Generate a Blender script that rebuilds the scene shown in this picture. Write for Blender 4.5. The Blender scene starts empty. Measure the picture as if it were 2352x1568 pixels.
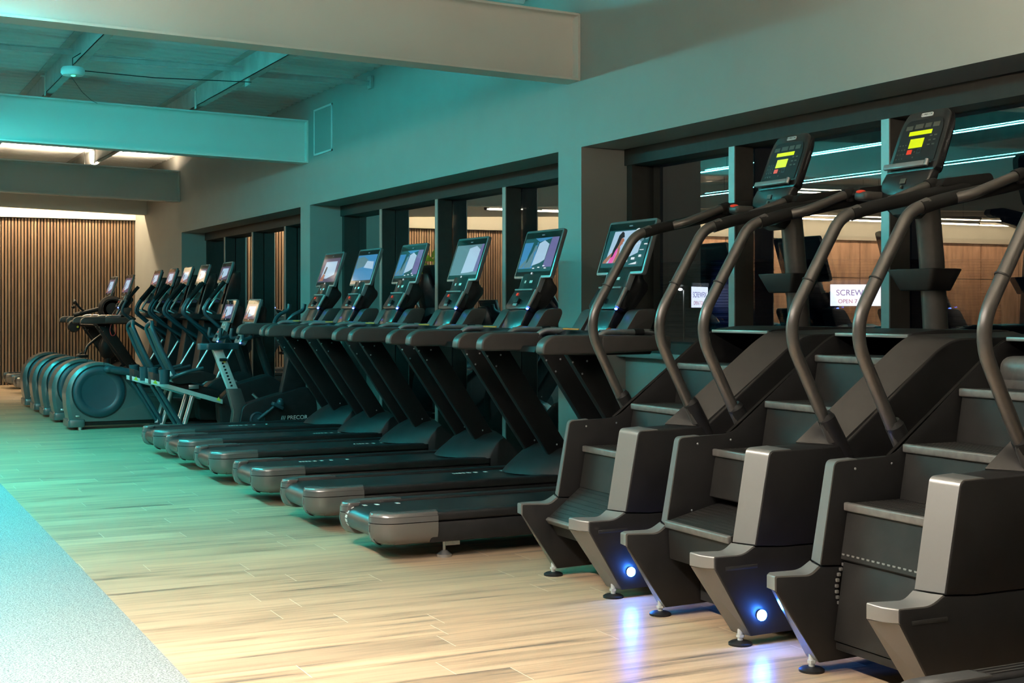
import bpy, bmesh, math, random
from mathutils import Vector, Matrix
random.seed(7)
C = bpy.context.scene.collection
PI = math.pi

# ------------------------------------------------------------------ node helpers
def new_mat(name):
    m = bpy.data.materials.new(name); m.use_nodes = True
    nt = m.node_tree; b = nt.nodes['Principled BSDF']
    return m, nt, b

def nd(nt, typ, **kw):
    n = nt.nodes.new(typ)
    for k, v in kw.items(): setattr(n, k, v)
    return n

def mth(nt, op, a, b=None, c=None):
    n = nd(nt, 'ShaderNodeMath', operation=op)
    for i, v in enumerate((a, b, c)):
        if v is None: continue
        if isinstance(v, (int, float)): n.inputs[i].default_value = v
        else: nt.links.new(v, n.inputs[i])
    return n.outputs[0]

def ramp(nt, fac, stops):
    r = nd(nt, 'ShaderNodeValToRGB')
    e = r.color_ramp.elements
    while len(e) < len(stops): e.new(0.5)
    for i, (p, col) in enumerate(stops):
        e[i].position = p; e[i].color = (*col, 1)
    nt.links.new(fac, r.inputs[0])
    return r.outputs[0]

def plain(name, col, rough=0.5, metal=0.0, var=0.08, scale=18.0, coat=0.0, bump=0.0, bscale=300.0, spec=0.5):
    """a painted / moulded surface with slight tone variation"""
    m, nt, b = new_mat(name)
    tc = nd(nt, 'ShaderNodeTexCoord')
    no = nd(nt, 'ShaderNodeTexNoise'); no.inputs['Scale'].default_value = scale; no.inputs['Detail'].default_value = 3
    nt.links.new(tc.outputs['Object'], no.inputs['Vector'])
    lo = tuple(c * (1 - var) for c in col); hi = tuple(min(1, c * (1 + var)) for c in col)
    nt.links.new(ramp(nt, no.outputs[0], [(0.35, lo), (0.65, hi)]), b.inputs['Base Color'])
    b.inputs['Roughness'].default_value = rough
    b.inputs['Metallic'].default_value = metal
    b.inputs['Specular IOR Level'].default_value = spec
    if coat:
        b.inputs['Coat Weight'].default_value = coat; b.inputs['Coat Roughness'].default_value = 0.15
    if bump:
        n2 = nd(nt, 'ShaderNodeTexNoise'); n2.inputs['Scale'].default_value = bscale
        nt.links.new(tc.outputs['Object'], n2.inputs['Vector'])
        bp = nd(nt, 'ShaderNodeBump'); bp.inputs['Strength'].default_value = bump; bp.inputs['Distance'].default_value = 0.002
        nt.links.new(n2.outputs[0], bp.inputs['Height']); nt.links.new(bp.outputs[0], b.inputs['Normal'])
    return m

def glow(name, col, strength, base=(0.02, 0.02, 0.02), rough=0.15):
    m, nt, b = new_mat(name)
    b.inputs['Base Color'].default_value = (*base, 1)
    b.inputs['Roughness'].default_value = rough
    b.inputs['Emission Color'].default_value = (*col, 1)
    b.inputs['Emission Strength'].default_value = strength
    return m

# ------------------------------------------------------------------ materials
M = {}
M['wall'] = plain('wall_paint', (0.295, 0.292, 0.268), 0.62, var=0.02, scale=3, bump=0.04)
M['beam'] = plain('beam_paint', (0.70, 0.665, 0.60), 0.5, var=0.02, scale=2)
M['soffit'] = plain('soffit_paint', (0.6, 0.57, 0.5), 0.6, var=0.02, scale=2)
M['steel'] = plain('galvanised_steel', (0.42, 0.41, 0.38), 0.5, 0.15, var=0.12, scale=6)
M['plastic'] = plain('charcoal_plastic', (0.011, 0.011, 0.012), 0.46, var=0.15, bump=0.05, spec=0.22)
M['panel'] = plain('climber_panel', (0.0105, 0.0102, 0.0108), 0.46, var=0.12, scale=9, bump=0.04, spec=0.28)
M['gloss'] = plain('gloss_black', (0.012, 0.012, 0.013), 0.22, var=0.1)
M['upright'] = plain('black_upright', (0.0055, 0.0055, 0.006), 0.5, var=0.15, spec=0.22)
M['painted_sheen'] = plain('painted_sheen_grey', (0.036, 0.035, 0.034), 0.38, 0.1, var=0.05)  # lighter tone paints ceiling light on the climber tops
M['foam'] = plain('black_foam', (0.007, 0.007, 0.007), 0.75, var=0.1, bump=0.1, spec=0.2)
M['strip'] = plain('grey_metallic_trim', (0.27, 0.264, 0.254), 0.36, 0.55, var=0.02, scale=8)
M['cap'] = plain('grey_metallic_cap', (0.15, 0.145, 0.14), 0.27, 0.45, var=0.02, scale=8)
M['arm'] = plain('grey_soft_plastic', (0.045, 0.042, 0.040), 0.42, 0.1, var=0.08, scale=14)
M['tube'] = plain('bronze_grey_tube', (0.098, 0.092, 0.087), 0.33, 0.6, var=0.05, scale=30)
M['silver'] = plain('brushed_silver', (0.55, 0.56, 0.57), 0.28, 0.9, var=0.05, scale=60)
M['alu'] = plain('pale_aluminium', (0.62, 0.63, 0.62), 0.4, 0.35, var=0.04, scale=50)
M['step'] = plain('step_rubber', (0.0115, 0.0108, 0.0102), 0.55, var=0.2, scale=12, bump=0.1, spec=0.25)
M['nosing'] = plain('step_nosing', (0.14, 0.133, 0.125), 0.42, 0.3, var=0.15, scale=30)
M['belt'] = plain('belt_rubber', (0.014, 0.015, 0.016), 0.34, var=0.35, scale=5, bump=0.08, spec=0.55)
M['white'] = plain('white_print', (0.75, 0.75, 0.72), 0.5, var=0.03)
M['whiteplastic'] = plain('white_plastic', (0.7, 0.7, 0.68), 0.4, var=0.03)
M['yellow'] = plain('warning_yellow', (0.75, 0.62, 0.05), 0.5, var=0.05)
M['orange'] = plain('orange_trim', (0.75, 0.20, 0.02), 0.4, var=0.05)
M['redcord'] = plain('red_cord', (0.5, 0.04, 0.04), 0.5)
M['red'] = glow('red_key', (0.9, 0.07, 0.03), 0.45, (0.4, 0.02, 0.01))
M['grille'] = plain('seat_mesh', (0.03, 0.045, 0.045), 0.7, var=0.5, scale=160)
M['shell'] = plain('blue_grey_shell', (0.016, 0.046, 0.058), 0.36, 0.1, var=0.05, scale=10)
M['silver_key'] = plain('grey_keypad', (0.16, 0.17, 0.17), 0.4, 0.2, var=0.05)
M['bezel'] = plain('screen_bezel', (0.13, 0.14, 0.145), 0.25, 0.2, var=0.03)
M['neckface'] = plain('console_face', (0.26, 0.275, 0.28), 0.3, 0.25, var=0.03)
M['frame'] = plain('bronze_frame', (0.036, 0.033, 0.030), 0.6, 0.0, var=0.06, spec=0.2)
M['sill_and_lit_face'] = plain('pale_sill_and_lit_face', (0.30, 0.30, 0.29), 0.45, 0.5, var=0.04)  # pale sill colour; on the mullions it paints their lit fronts
M['blackgap'] = plain('black_backing', (0.006, 0.006, 0.006), 0.8, var=0.1)
M['blueled'] = glow('blue_led', (0.06, 0.12, 1.0), 16)
M['lampled'] = glow('blue_white_led', (0.035, 0.20, 1.0), 330)
M['cyan'] = glow('cyan_led', (0.025, 0.60, 0.65), 1250)
M['added_cyan_up'] = glow('added_cyan_led_up', (0.035, 0.60, 0.66), 420)
M['cyan_far'] = glow('cyan_led_far', (0.045, 0.60, 0.64), 430)
M['warm'] = glow('warm_led', (1.0, 0.82, 0.60), 42)
M['warm_key'] = glow('neutral_led', (1.0, 0.91, 0.80), 520)
M['added_beam_lamp'] = glow('added_beam_led', (1.0, 0.86, 0.67), 330)
M['added_front_lamp'] = glow('added_front_led', (1.0, 0.86, 0.66), 480)
M['uplight'] = glow('uplight_led', (1.0, 0.82, 0.58), 800)
M['cove'] = glow('cove_led', (1.0, 0.80, 0.52), 210)
M['lcd'] = glow('lime_lcd', (0.62, 0.78, 0.0), 1.0, (0.1, 0.1, 0))
M['lcdoff'] = plain('unlit_lcd', (0.07, 0.07, 0.055), 0.3, var=0.1)
M['reddot'] = glow('red_dot', (1, 0.05, 0.02), 2)
M['greenled'] = glow('green_led', (0.05, 1, 0.3), 4)
# screen pictures
M['d_dark'] = glow('display_dark', (0.010, 0.075, 0.085), 1.0, rough=0.06)
M['d_sky'] = glow('display_sky', (0.42, 0.62, 0.80), 0.85, rough=0.06)
M['d_blue'] = glow('display_blue', (0.05, 0.24, 0.48), 0.9, rough=0.06)
M['d_violet'] = glow('display_violet', (0.085, 0.065, 0.13), 0.9, rough=0.06)
M['d_purple'] = glow('display_purple', (0.15, 0.14, 0.33), 0.9, rough=0.06)
M['d_haze'] = glow('display_haze', (0.12, 0.25, 0.30), 0.8, rough=0.06)
M['d_skin'] = glow('display_skin', (0.42, 0.17, 0.11), 0.8, rough=0.06)
M['d_hair'] = glow('display_hair', (0.012, 0.012, 0.02), 0.6, rough=0.06)
M['d_pink'] = glow('display_pink', (0.8, 0.10, 0.42), 0.9, rough=0.06)
M['d_white'] = glow('display_white', (0.75, 0.85, 0.9), 0.9, rough=0.06)
M['d_orange'] = glow('display_orange', (0.8, 0.12, 0.05), 0.9, rough=0.06)
M['bezelglass'] = plain('bezel_glass', (0.010, 0.014, 0.015), 0.06, var=0.02)

def wood_floor():
    m, nt, b = new_mat('oak_plank_floor')
    tc = nd(nt, 'ShaderNodeTexCoord'); sp = nd(nt, 'ShaderNodeSeparateXYZ')
    nt.links.new(tc.outputs['Object'], sp.inputs[0])
    x, y = sp.outputs[0], sp.outputs[1]
    W, Lg = 0.185, 1.25
    yr = mth(nt, 'DIVIDE', y, W); row = mth(nt, 'FLOOR', yr)
    wn = nd(nt, 'ShaderNodeTexWhiteNoise', noise_dimensions='1D'); nt.links.new(row, wn.inputs['W'])
    xr = mth(nt, 'ADD', mth(nt, 'DIVIDE', x, Lg), wn.outputs['Value'])
    col = mth(nt, 'FLOOR', xr)
    cb = nd(nt, 'ShaderNodeCombineXYZ'); nt.links.new(row, cb.inputs[0]); nt.links.new(col, cb.inputs[1])
    w2 = nd(nt, 'ShaderNodeTexWhiteNoise', noise_dimensions='2D'); nt.links.new(cb.outputs[0], w2.inputs['Vector'])
    # grain
    gv = nd(nt, 'ShaderNodeCombineXYZ')
    nt.links.new(mth(nt, 'MULTIPLY', x, 1.1), gv.inputs[0])
    nt.links.new(mth(nt, 'MULTIPLY', y, 17.0), gv.inputs[1])
    nt.links.new(mth(nt, 'MULTIPLY', w2.outputs['Value'], 30.0), gv.inputs[2])
    g = nd(nt, 'ShaderNodeTexNoise'); g.inputs['Scale'].default_value = 1.0; g.inputs['Detail'].default_value = 6; g.inputs['Roughness'].default_value = 0.62
    nt.links.new(gv.outputs[0], g.inputs['Vector'])
    base = ramp(nt, g.outputs[0], [(0.30, (0.15, 0.125, 0.10)), (0.41, (0.40, 0.285, 0.185)), (0.53, (0.55, 0.395, 0.255)), (0.74, (0.63, 0.475, 0.325))])
    tone = ramp(nt, w2.outputs['Value'], [(0.0, (0.80, 0.80, 0.80)), (1.0, (1.10, 1.08, 1.05))])
    mx = nd(nt, 'ShaderNodeMix', data_type='RGBA', blend_type='MULTIPLY'); mx.inputs[0].default_value = 1
    nt.links.new(base, mx.inputs[6]); nt.links.new(tone, mx.inputs[7])
    # joints
    fy = mth(nt, 'FRACT', yr); fx = mth(nt, 'FRACT', xr)
    jy = mth(nt, 'LESS_THAN', fy, 0.012)
    jx = mth(nt, 'LESS_THAN', fx, 0.0026)
    m2 = nd(nt, 'ShaderNodeMix', data_type='RGBA')
    nt.links.new(mth(nt, 'MULTIPLY', jy, 0.5), m2.inputs[0]); nt.links.new(mx.outputs[2], m2.inputs[6]); m2.inputs[7].default_value = (0.22, 0.16, 0.1, 1)
    m3 = nd(nt, 'ShaderNodeMix', data_type='RGBA')
    nt.links.new(mth(nt, 'MULTIPLY', jx, 0.8), m3.inputs[0]); nt.links.new(m2.outputs[2], m3.inputs[6]); m3.inputs[7].default_value = (0.8, 0.74, 0.62, 1)
    nt.links.new(m3.outputs[2], b.inputs['Base Color'])
    nt.links.new(mth(nt, 'MULTIPLY_ADD', g.outputs[0], 0.25, 0.22), b.inputs['Roughness'])
    bp = nd(nt, 'ShaderNodeBump'); bp.inputs['Strength'].default_value = 0.15; bp.inputs['Distance'].default_value = 0.002
    nt.links.new(g.outputs[0], bp.inputs['Height']); nt.links.new(bp.outputs[0], b.inputs['Normal'])
    return m

def carpet_mat():
    m, nt, b = new_mat('speckled_grey_flooring')
    tc = nd(nt, 'ShaderNodeTexCoord')
    n = nd(nt, 'ShaderNodeTexNoise'); n.inputs['Scale'].default_value = 150; n.inputs['Detail'].default_value = 3; n.inputs['Roughness'].default_value = 0.7
    nt.links.new(tc.outputs['Object'], n.inputs['Vector'])
    c = ramp(nt, n.outputs[0], [(0.36, (0.075, 0.08, 0.08)), (0.48, (0.205, 0.21, 0.208)), (0.6, (0.43, 0.425, 0.41))])
    nt.links.new(c, b.inputs['Base Color'])
    b.inputs['Roughness'].default_value = 0.55
    bp = nd(nt, 'ShaderNodeBump'); bp.inputs['Strength'].default_value = 0.3; bp.inputs['Distance'].default_value = 0.002
    nt.links.new(n.outputs[0], bp.inputs['Height']); nt.links.new(bp.outputs[0], b.inputs['Normal'])
    return m

def slat_mat(name, pitch, cols, grain=30.0, axis=0, rough=0.55):
    m, nt, b = new_mat(name)
    tc = nd(nt, 'ShaderNodeTexCoord'); sp = nd(nt, 'ShaderNodeSeparateXYZ')
    nt.links.new(tc.outputs['Object'], sp.inputs[0])
    i = mth(nt, 'FLOOR', mth(nt, 'DIVIDE', sp.outputs[axis], pitch))
    wn = nd(nt, 'ShaderNodeTexWhiteNoise', noise_dimensions='1D'); nt.links.new(i, wn.inputs['W'])
    c = ramp(nt, wn.outputs['Value'], cols)
    mp = nd(nt, 'ShaderNodeMapping'); mp.inputs['Scale'].default_value = (grain, grain, 1.6)
    nt.links.new(tc.outputs['Object'], mp.inputs[0])
    g = nd(nt, 'ShaderNodeTexNoise'); g.inputs['Scale'].default_value = 1; g.inputs['Detail'].default_value = 5
    nt.links.new(mp.outputs[0], g.inputs['Vector'])
    gr = ramp(nt, g.outputs[0], [(0.3, (0.55, 0.52, 0.5)), (0.7, (1.1, 1.1, 1.1))])
    mx = nd(nt, 'ShaderNodeMix', data_type='RGBA', blend_type='MULTIPLY'); mx.inputs[0].default_value = 1
    nt.links.new(c, mx.inputs[6]); nt.links.new(gr, mx.inputs[7])
    nt.links.new(mx.outputs[2], b.inputs['Base Color']); b.inputs['Roughness'].default_value = rough
    return m

def glass_mat(name, refl):
    m, nt, b = new_mat(name)
    nt.nodes.remove(b)
    out = nt.nodes['Material Output']
    tr = nd(nt, 'ShaderNodeBsdfTransparent'); tr.inputs[0].default_value = (0.86, 0.88, 0.88, 1)
    gl = nd(nt, 'ShaderNodeBsdfGlossy'); gl.inputs['Roughness'].default_value = 0.0
    gl.inputs['Color'].default_value = (1, 1, 1, 1)
    fr = nd(nt, 'ShaderNodeFresnel'); ge = nd(nt, 'ShaderNodeNewGeometry')
    nt.links.new(mth(nt, 'MULTIPLY_ADD', ge.outputs['Backfacing'], 1 / 1.5 - 1.5, 1.5), fr.inputs['IOR'])   # same air-to-glass step from both sides
    f = mth(nt, 'MINIMUM', mth(nt, 'MULTIPLY', fr.outputs[0], refl), 1.0)
    mx = nd(nt, 'ShaderNodeMixShader')
    nt.links.new(f, mx.inputs[0]); nt.links.new(tr.outputs[0], mx.inputs[1]); nt.links.new(gl.outputs[0], mx.inputs[2])
    nt.links.new(mx.outputs[0], out.inputs[0])
    return m

M['floor'] = wood_floor()
M['carpet'] = carpet_mat()
M['slat'] = slat_mat('timber_slats', 0.052, [(0.0, (0.125, 0.07, 0.042)), (0.5, (0.20, 0.118, 0.068)), (1.0, (0.245, 0.167, 0.105))])
M['woodpanel'] = slat_mat('veneer_panels', 1.22, [(0.0, (0.54, 0.30, 0.195)), (1.0, (0.60, 0.36, 0.24))], grain=9)
M['deck'] = plain('roof_deck_sheet', (0.76, 0.76, 0.74), 0.5, 0.15, var=0.03, scale=1.5)
M['glass'] = glass_mat('window_glass', 4.6)
M['glass2'] = glass_mat('window_glass_outer', 2.0)
M['bluesheet'] = plain('blue_cladding', (0.015, 0.04, 0.16), 0.4, 0.1, var=0.1, scale=1)
M['asphalt'] = plain('asphalt', (0.03, 0.03, 0.032), 0.8, var=0.2, scale=3)
M['signlit'] = glow('lit_sign_face', (0.74, 0.80, 1.0), 2.3)
M['signviolet'] = glow('sign_violet_letters', (0.16, 0.13, 0.6), 0.9)
M['signred'] = glow('sign_red_letters', (0.62, 0.12, 0.28), 1.0)
M['streetlamp'] = glow('street_lamp_head', (0.9, 0.95, 1.0), 30)
M['leaf'] = plain('leaf_green', (0.16, 0.32, 0.05), 0.45, var=0.35, scale=9)
M['pot'] = plain('dark_pot', (0.05, 0.05, 0.05), 0.5)
M['yellowled'] = glow('amber_led', (1.0, 0.65, 0.12), 4)

# ------------------------------------------------------------------ mesh building
def fillet(pts, rad, seg=4, closed=True):
    """round the corners of a polyline (2D or 3D tuples); rad: number or list"""
    P = [Vector(p) for p in pts]; n = len(P); out = []
    for i in range(n):
        r = rad[i] if isinstance(rad, (list, tuple)) else rad
        if r <= 0 or (not closed and i in (0, n - 1)):
            out.append(P[i]); continue
        a = P[i - 1] - P[i]; b = P[(i + 1) % n] - P[i]
        la, lb = a.length, b.length
        t = min(r, la * 0.48, lb * 0.48)
        p0 = P[i] + a / la * t; p1 = P[i] + b / lb * t
        for k in range(seg + 1):
            s = k / seg
            out.append(p0 * (1 - s) ** 2 + P[i] * 2 * s * (1 - s) + p1 * s * s)
    return [tuple(v) for v in out]

class MB:
    def __init__(s): s.bm = bmesh.new()
    def _merge(s, t, mi=0):
        for f in t.faces: f.material_index = mi
        me = bpy.data.meshes.new('tmp'); t.to_mesh(me); t.free()
        s.bm.from_mesh(me); bpy.data.meshes.remove(me)
        return s
    def _bevel(s, t, w, seg=2, ang=0.6):
        if w <= 0: return
        bmesh.ops.recalc_face_normals(t, faces=t.faces)
        es = [e for e in t.edges if len(e.link_faces) == 2 and e.calc_face_angle(0) > ang]
        if es: bmesh.ops.bevel(t, geom=es, offset=w, segments=seg, profile=0.5, affect='EDGES', clamp_overlap=True)
    def box(s, x0, x1, y0, y1, z0, z1, bev=0.0, seg=2, mi=0, mat=None):
        t = bmesh.new()
        vs = [t.verts.new((x, y, z)) for x in (x0, x1) for y in (y0, y1) for z in (z0, z1)]
        for f in ((0, 1, 3, 2), (4, 6, 7, 5), (0, 4, 5, 1), (2, 3, 7, 6), (0, 2, 6, 4), (1, 5, 7, 3)):
            t.faces.new([vs[i] for i in f])
        bmesh.ops.recalc_face_normals(t, faces=t.faces)
        s._bevel(t, bev, seg)
        if mat is not None: t.transform(mat)
        return s._merge(t, mi)
    def loft(s, rings, bev=0.0, seg=2, mi=0, caps=True, ang=0.6):
        t = bmesh.new()
        R = [[t.verts.new(p) for p in r] for r in rings]
        n = len(R[0])
        for a, b in zip(R, R[1:]):
            for i in range(n):
                j = (i + 1) % n
                t.faces.new((a[i], a[j], b[j], b[i]))
        if caps:
            t.faces.new(R[0][::-1]); t.faces.new(R[-1])
        bmesh.ops.recalc_face_normals(t, faces=t.faces)
        s._bevel(t, bev, seg, ang)
        return s._merge(t, mi)
    def prism(s, pts, y0, y1, bev=0.0, seg=2, mi=0, pts2=None, ang=0.6):
        """polygon in x,z extruded along y"""
        q = pts2 or pts
        return s.loft([[(p[0], y0, p[1]) for p in pts], [(p[0], y1, p[1]) for p in q]], bev, seg, mi, ang=ang)
    def plan(s, pts, z0, z1, bev=0.0, seg=2, mi=0, pts2=None, ang=0.6):
        """polygon in x,y extruded along z"""
        q = pts2 or pts
        return s.loft([[(p[0], p[1], z0) for p in pts], [(p[0], p[1], z1) for p in q]], bev, seg, mi, ang=ang)
    def tube(s, path, r, n=14, rad=0.0, seg=6, mi=0, caps=True, flat=1.0):
        P = fillet(path, rad, seg, closed=False) if rad else path
        P = [Vector(p) for p in P]
        Q = [P[0]]
        for p in P[1:]:
            if (p - Q[-1]).length > 1e-5: Q.append(p)
        P = Q
        T = [(P[min(i + 1, len(P) - 1)] - P[max(i - 1, 0)]).normalized() for i in range(len(P))]
        u = T[0].orthogonal().normalized()
        rings = []
        for i, p in enumerate(P):
            u = (u - T[i] * u.dot(T[i])).normalized(); v = T[i].cross(u)
            rr = r[i] if isinstance(r, (list, tuple)) else r
            rings.append([tuple(p + (u * math.cos(2 * PI * k / n) + v * math.sin(2 * PI * k / n) * flat) * rr) for k in range(n)])
        return s.loft(rings, 0, 2, mi, caps)
    def cyl(s, p0, p1, r0, r1=None, n=20, mi=0, bev=0.0):
        r1 = r0 if r1 is None else r1
        a, b = Vector(p0), Vector(p1); d = (b - a).normalized(); u = d.orthogonal().normalized(); v = d.cross(u)
        rg = lambda c, r: [tuple(c + (u * math.cos(2 * PI * k / n) + v * math.sin(2 * PI * k / n)) * r) for k in range(n)]
        return s.loft([rg(a, r0), rg(b, r1)], bev, 2, mi, ang=0.9)
    def lathe(s, prof, c, axis='z', n=32, mi=0):
        """prof: list of (radius, height)"""
        rings = []
        for r, h in prof:
            ring = []
            for k in range(n):
                a = 2 * PI * k / n; x, y = r * math.cos(a), r * math.sin(a)
                if axis == 'z': ring.append((c[0] + x, c[1] + y, c[2] + h))
                elif axis == 'y': ring.append((c[0] + x, c[1] + h, c[2] + y))
                else: ring.append((c[0] + h, c[1] + x, c[2] + y))
            rings.append(ring)
        return s.loft(rings, 0, 2, mi)
    def ball(s, c, r, mi=0, n=16):
        t = bmesh.new(); bmesh.ops.create_uvsphere(t, u_segments=n, v_segments=n // 2 + 2, radius=1)
        rx, ry, rz = r if isinstance(r, (list, tuple)) else (r, r, r)
        t.transform(Matrix.Translation(c) @ Matrix.Diagonal((rx, ry, rz, 1)))
        return s._merge(t, mi)
    def face(s, pts, mi=0):
        t = bmesh.new(); t.faces.new([t.verts.new(p) for p in pts])
        return s._merge(t, mi)

def obj(name, mb, mats, parent=None, sharp=38):
    me = bpy.data.meshes.new(name)
    bm = mb.bm
    for f in bm.faces: f.smooth = True
    bm.to_mesh(me); bm.free()
    me.set_sharp_from_angle(angle=math.radians(sharp))
    for m in (mats if isinstance(mats, (list, tuple)) else [mats]): me.materials.append(m)
    o = bpy.data.objects.new(name, me); C.objects.link(o)
    if parent is not None: o.parent = parent
    return o

def tag(o, label=None, cat=None, group=None, kind=None):
    if label: o['label'] = label
    if cat: o['category'] = cat
    if group: o['group'] = group
    if kind: o['kind'] = kind
    return o

def thing(name, label, cat, loc=(0, 0, 0), group=None):
    o = bpy.data.objects.new(name, None); C.objects.link(o); o.location = loc; o.empty_display_size = 0.2
    return tag(o, label, cat, group)

def struct(name, mb, m, parent=None):
    o = obj(name, mb, m, parent)
    if parent is None: o['kind'] = 'structure'
    return o

def dup(root, loc, label, skip=()):
    r = root.copy(); C.objects.link(r); r.location = loc; r['label'] = label
    def kids(src, dst):
        for ch in list(src.children):
            if any(ch.name.startswith(k) for k in skip): continue
            c = ch.copy(); C.objects.link(c); c.parent = dst
            kids(ch, c)
    kids(root, r)
    return r

def text_obj(name, body, size, m, parent, mat4, extrude=0.001, align='CENTER', sx=1.0):
    cu = bpy.data.curves.new(name, 'FONT'); cu.body = body; cu.size = size; cu.extrude = extrude
    cu.align_x = align; cu.align_y = 'CENTER'
    t = bpy.data.objects.new(name + '_src', cu); C.objects.link(t)
    bpy.context.view_layer.update()
    me = bpy.data.meshes.new_from_object(t.evaluated_get(bpy.context.evaluated_depsgraph_get()))
    C.objects.unlink(t); bpy.data.objects.remove(t); bpy.data.curves.remove(cu)
    me.transform(mat4 @ Matrix.Diagonal((sx, 1, 1, 1)))
    me.materials.clear(); me.materials.append(m)
    o = bpy.data.objects.new(name, me); C.objects.link(o); o.parent = parent
    return o

def basis(o, ex, ey):
    ex = Vector(ex).normalized(); ey = Vector(ey).normalized(); ez = ex.cross(ey)
    m = Matrix((ex, ey, ez)).transposed().to_4x4(); m.translation = Vector(o)
    return m

# ------------------------------------------------------------------ room shell
XW, YB, XG = 4.70, 24.2, 5.20       # window wall plane, back wall plane, glass plane
XL, YN = -16.0, -3.0                # far side and rear of the hall
SL = 0.024                          # roof fall towards the window wall
HEAD = 2.42
roofz = lambda x: 3.60 + SL * (XW - x)

struct('floor', MB().box(1.11, 5.6, YN, YB + .3, -0.12, 0.0), M['floor'])
struct('floor_carpet', MB().box(XL, 1.11, YN, YB + .3, -0.12, 0.001), M['carpet'])

# window wall: piers, header and low wall
w = MB()
for y0, y1 in ((20.66, YB + .3), (14.48, 14.82), (8.39, 8.73), (YN, 2.30)):
    w.box(XW, XG + .15, y0, y1, 0, HEAD)
w.box(XW, XG + .15, YN, YB + .3, HEAD, 4.2)
struct('wall_right', w, M['wall'])
struct('wall_low', MB().box(5.06, XG + .14, 2.30, 8.39, 0, 0.95), M['wall'])
struct('trim_1', MB().box(4.98, XG + .1, 2.30, 8.39, 0.95, 0.985, .004), M['sill_and_lit_face'])

def window(n, y0, y1, posts, sill):
    f = MB()
    f.box(XG - .15, XG + .05, y0, y1, HEAD - .115, HEAD)
    f.box(XG - .15, XG + .05, y0, y1, sill, sill + .07)
    f.box(XG - .13, XG + .05, y1 - .07, y1, sill, HEAD)
    f.box(XG - .13, XG + .05, y0, y0 + .07, sill, HEAD)
    wo = struct('window_%d' % n, f, M['frame'])
    for p in posts:
        m = MB(); m.box(XG - .145, XG - .006, p - .03, p + .03, sill + .07, HEAD - .115)
        mo = obj('mullion', m, M['frame'], wo)
        obj('lit_mullion_face', MB().box(XG - .152, XG - .144, p - .031, p + .031, sill + .07, HEAD - .115), M['sill_and_lit_face'], mo)  # paler front paints the room light falling on the dark mullion
    ys = [y0 + .07] + sorted(posts) + [y1 - .07]
    for a, b in zip(ys, ys[1:]):
        g = obj('glass_pane', MB().face([(XG, a, HEAD), (XG, b, HEAD), (XG, b, sill), (XG, a, sill)]), M['glass'], wo)
        # outer leaf of the double glazing, out of parallel by a hair as real units are
        obj('outer_leaf', MB().face([(XG + .021, a, HEAD), (XG + .0168, b, HEAD), (XG + .0252, b, sill), (XG + .021, a, sill)]), M['glass2'], g)
window(1, 2.30, 8.39, [7.09, 5.69, 4.27, 2.9], .985)
window(2, 8.73, 14.48, [8.95, 10.34, 11.78, 13.23], .0)
window(3, 14.82, 20.66, [15.1, 16.56, 18.04, 19.49], .0)

# back wall: slatted timber, then veneer panels further along
s = MB(); s.box(XL, XW + .5, YB + .04, YB + .3, 0, 4.6)
struct('wall_back', s, M['blackgap'])
s = MB(); x = XW - .012
while x > -4.2:
    s.box(x - .0325, x, YB, YB + .04, 0.0, 2.79); x -= .052
struct('trim_2', s, M['slat'])
s = MB(); x = -4.25
while x > XL:
    s.box(x - 1.20, x, YB, YB + .04, 0.0, 1.95); s.box(x - 1.20, x, YB, YB + .04, 1.965, 2.79); x -= 1.22
struct('trim_3', s, M['woodpanel'])
# painted wall over the slats and the dropped soffit hiding the cove strip
struct('trim_4', MB().box(XL, XW, YB - .06, YB + .04, 2.80, 4.4), M['soffit'])
struct('trim_5', MB().loft([[(x_, YB - 1.0, z_), (x_, YB - .8, z_), (x_, YB - .8, 4.2), (x_, YB - 1.0, 4.2)] for x_, z_ in ((XL, 2.84 + .03 * (XW - XL)), (XW, 2.84))]), M['soffit'])
struct('trim_6', MB().box(XL, XW, YB - .80, YB - .06, 3.25, 3.33), M['soffit'])
# the far side and rear of the hall
struct('wall_left', MB().box(XL - .2, XL, YN, YB + .3, 0, 4.6), M['wall'])
struct('wall_front', MB().box(XL, XW + .5, YN - .2, YN, 0, 4.6), M['wall'])

# corrugated roof deck, ribs running across the hall
c = MB(); y = YN; prof = []
while y < YB + .2:
    prof += [(y, 0), (y + .035, .028), (y + .085, .028), (y + .12, 0)]; y += .19
a = [(XL, p[0], roofz(XL) + p[1]) for p in prof]; b = [(XW + .3, p[0], roofz(XW + .3) + p[1]) for p in prof]
t = bmesh.new()
va = [t.verts.new(p) for p in a]; vb = [t.verts.new(p) for p in b]
for i in range(len(a) - 1): t.faces.new((va[i], vb[i], vb[i + 1], va[i + 1]))
c._merge(t)
struct('ceiling', c, M['deck'])

# painted roof beams
def ibeam(y, first=False):
    z0 = lambda x: 2.885 + SL * (XW - x)
    h, fw, tf, tw = .47, .20, .016, .02
    xa, xb = XL, XW - .02
    m = MB()
    sec = fillet([(-fw / 2, 0), (fw / 2, 0), (fw / 2, tf), (tw / 2, tf), (tw / 2, h - tf), (fw / 2, h - tf), (fw / 2, h), (-fw / 2, h),
                  (-fw / 2, h - tf), (-tw / 2, h - tf), (-tw / 2, tf), (-fw / 2, tf)],
                 [0, 0, 0, .025, .025, 0, 0, 0, 0, .05, .025, 0], 4)
    rings = [[(xx, y + p[0], z0(xx) + p[1]) for p in sec] for xx in (xa, xb)]
    m.loft(rings)
    o = struct('ceiling_beam', m, M['beam'])
    p = MB(); p.box(XW - .02, XW - .002, y - .09, y + .09, z0(XW) - .0, z0(XW) + h, .0)
    obj('end_plate', p, M['beam'], o)
    return o
for y in (8.49, 14.62, 20.84, 2.4):
    ibeam(y)

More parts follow.
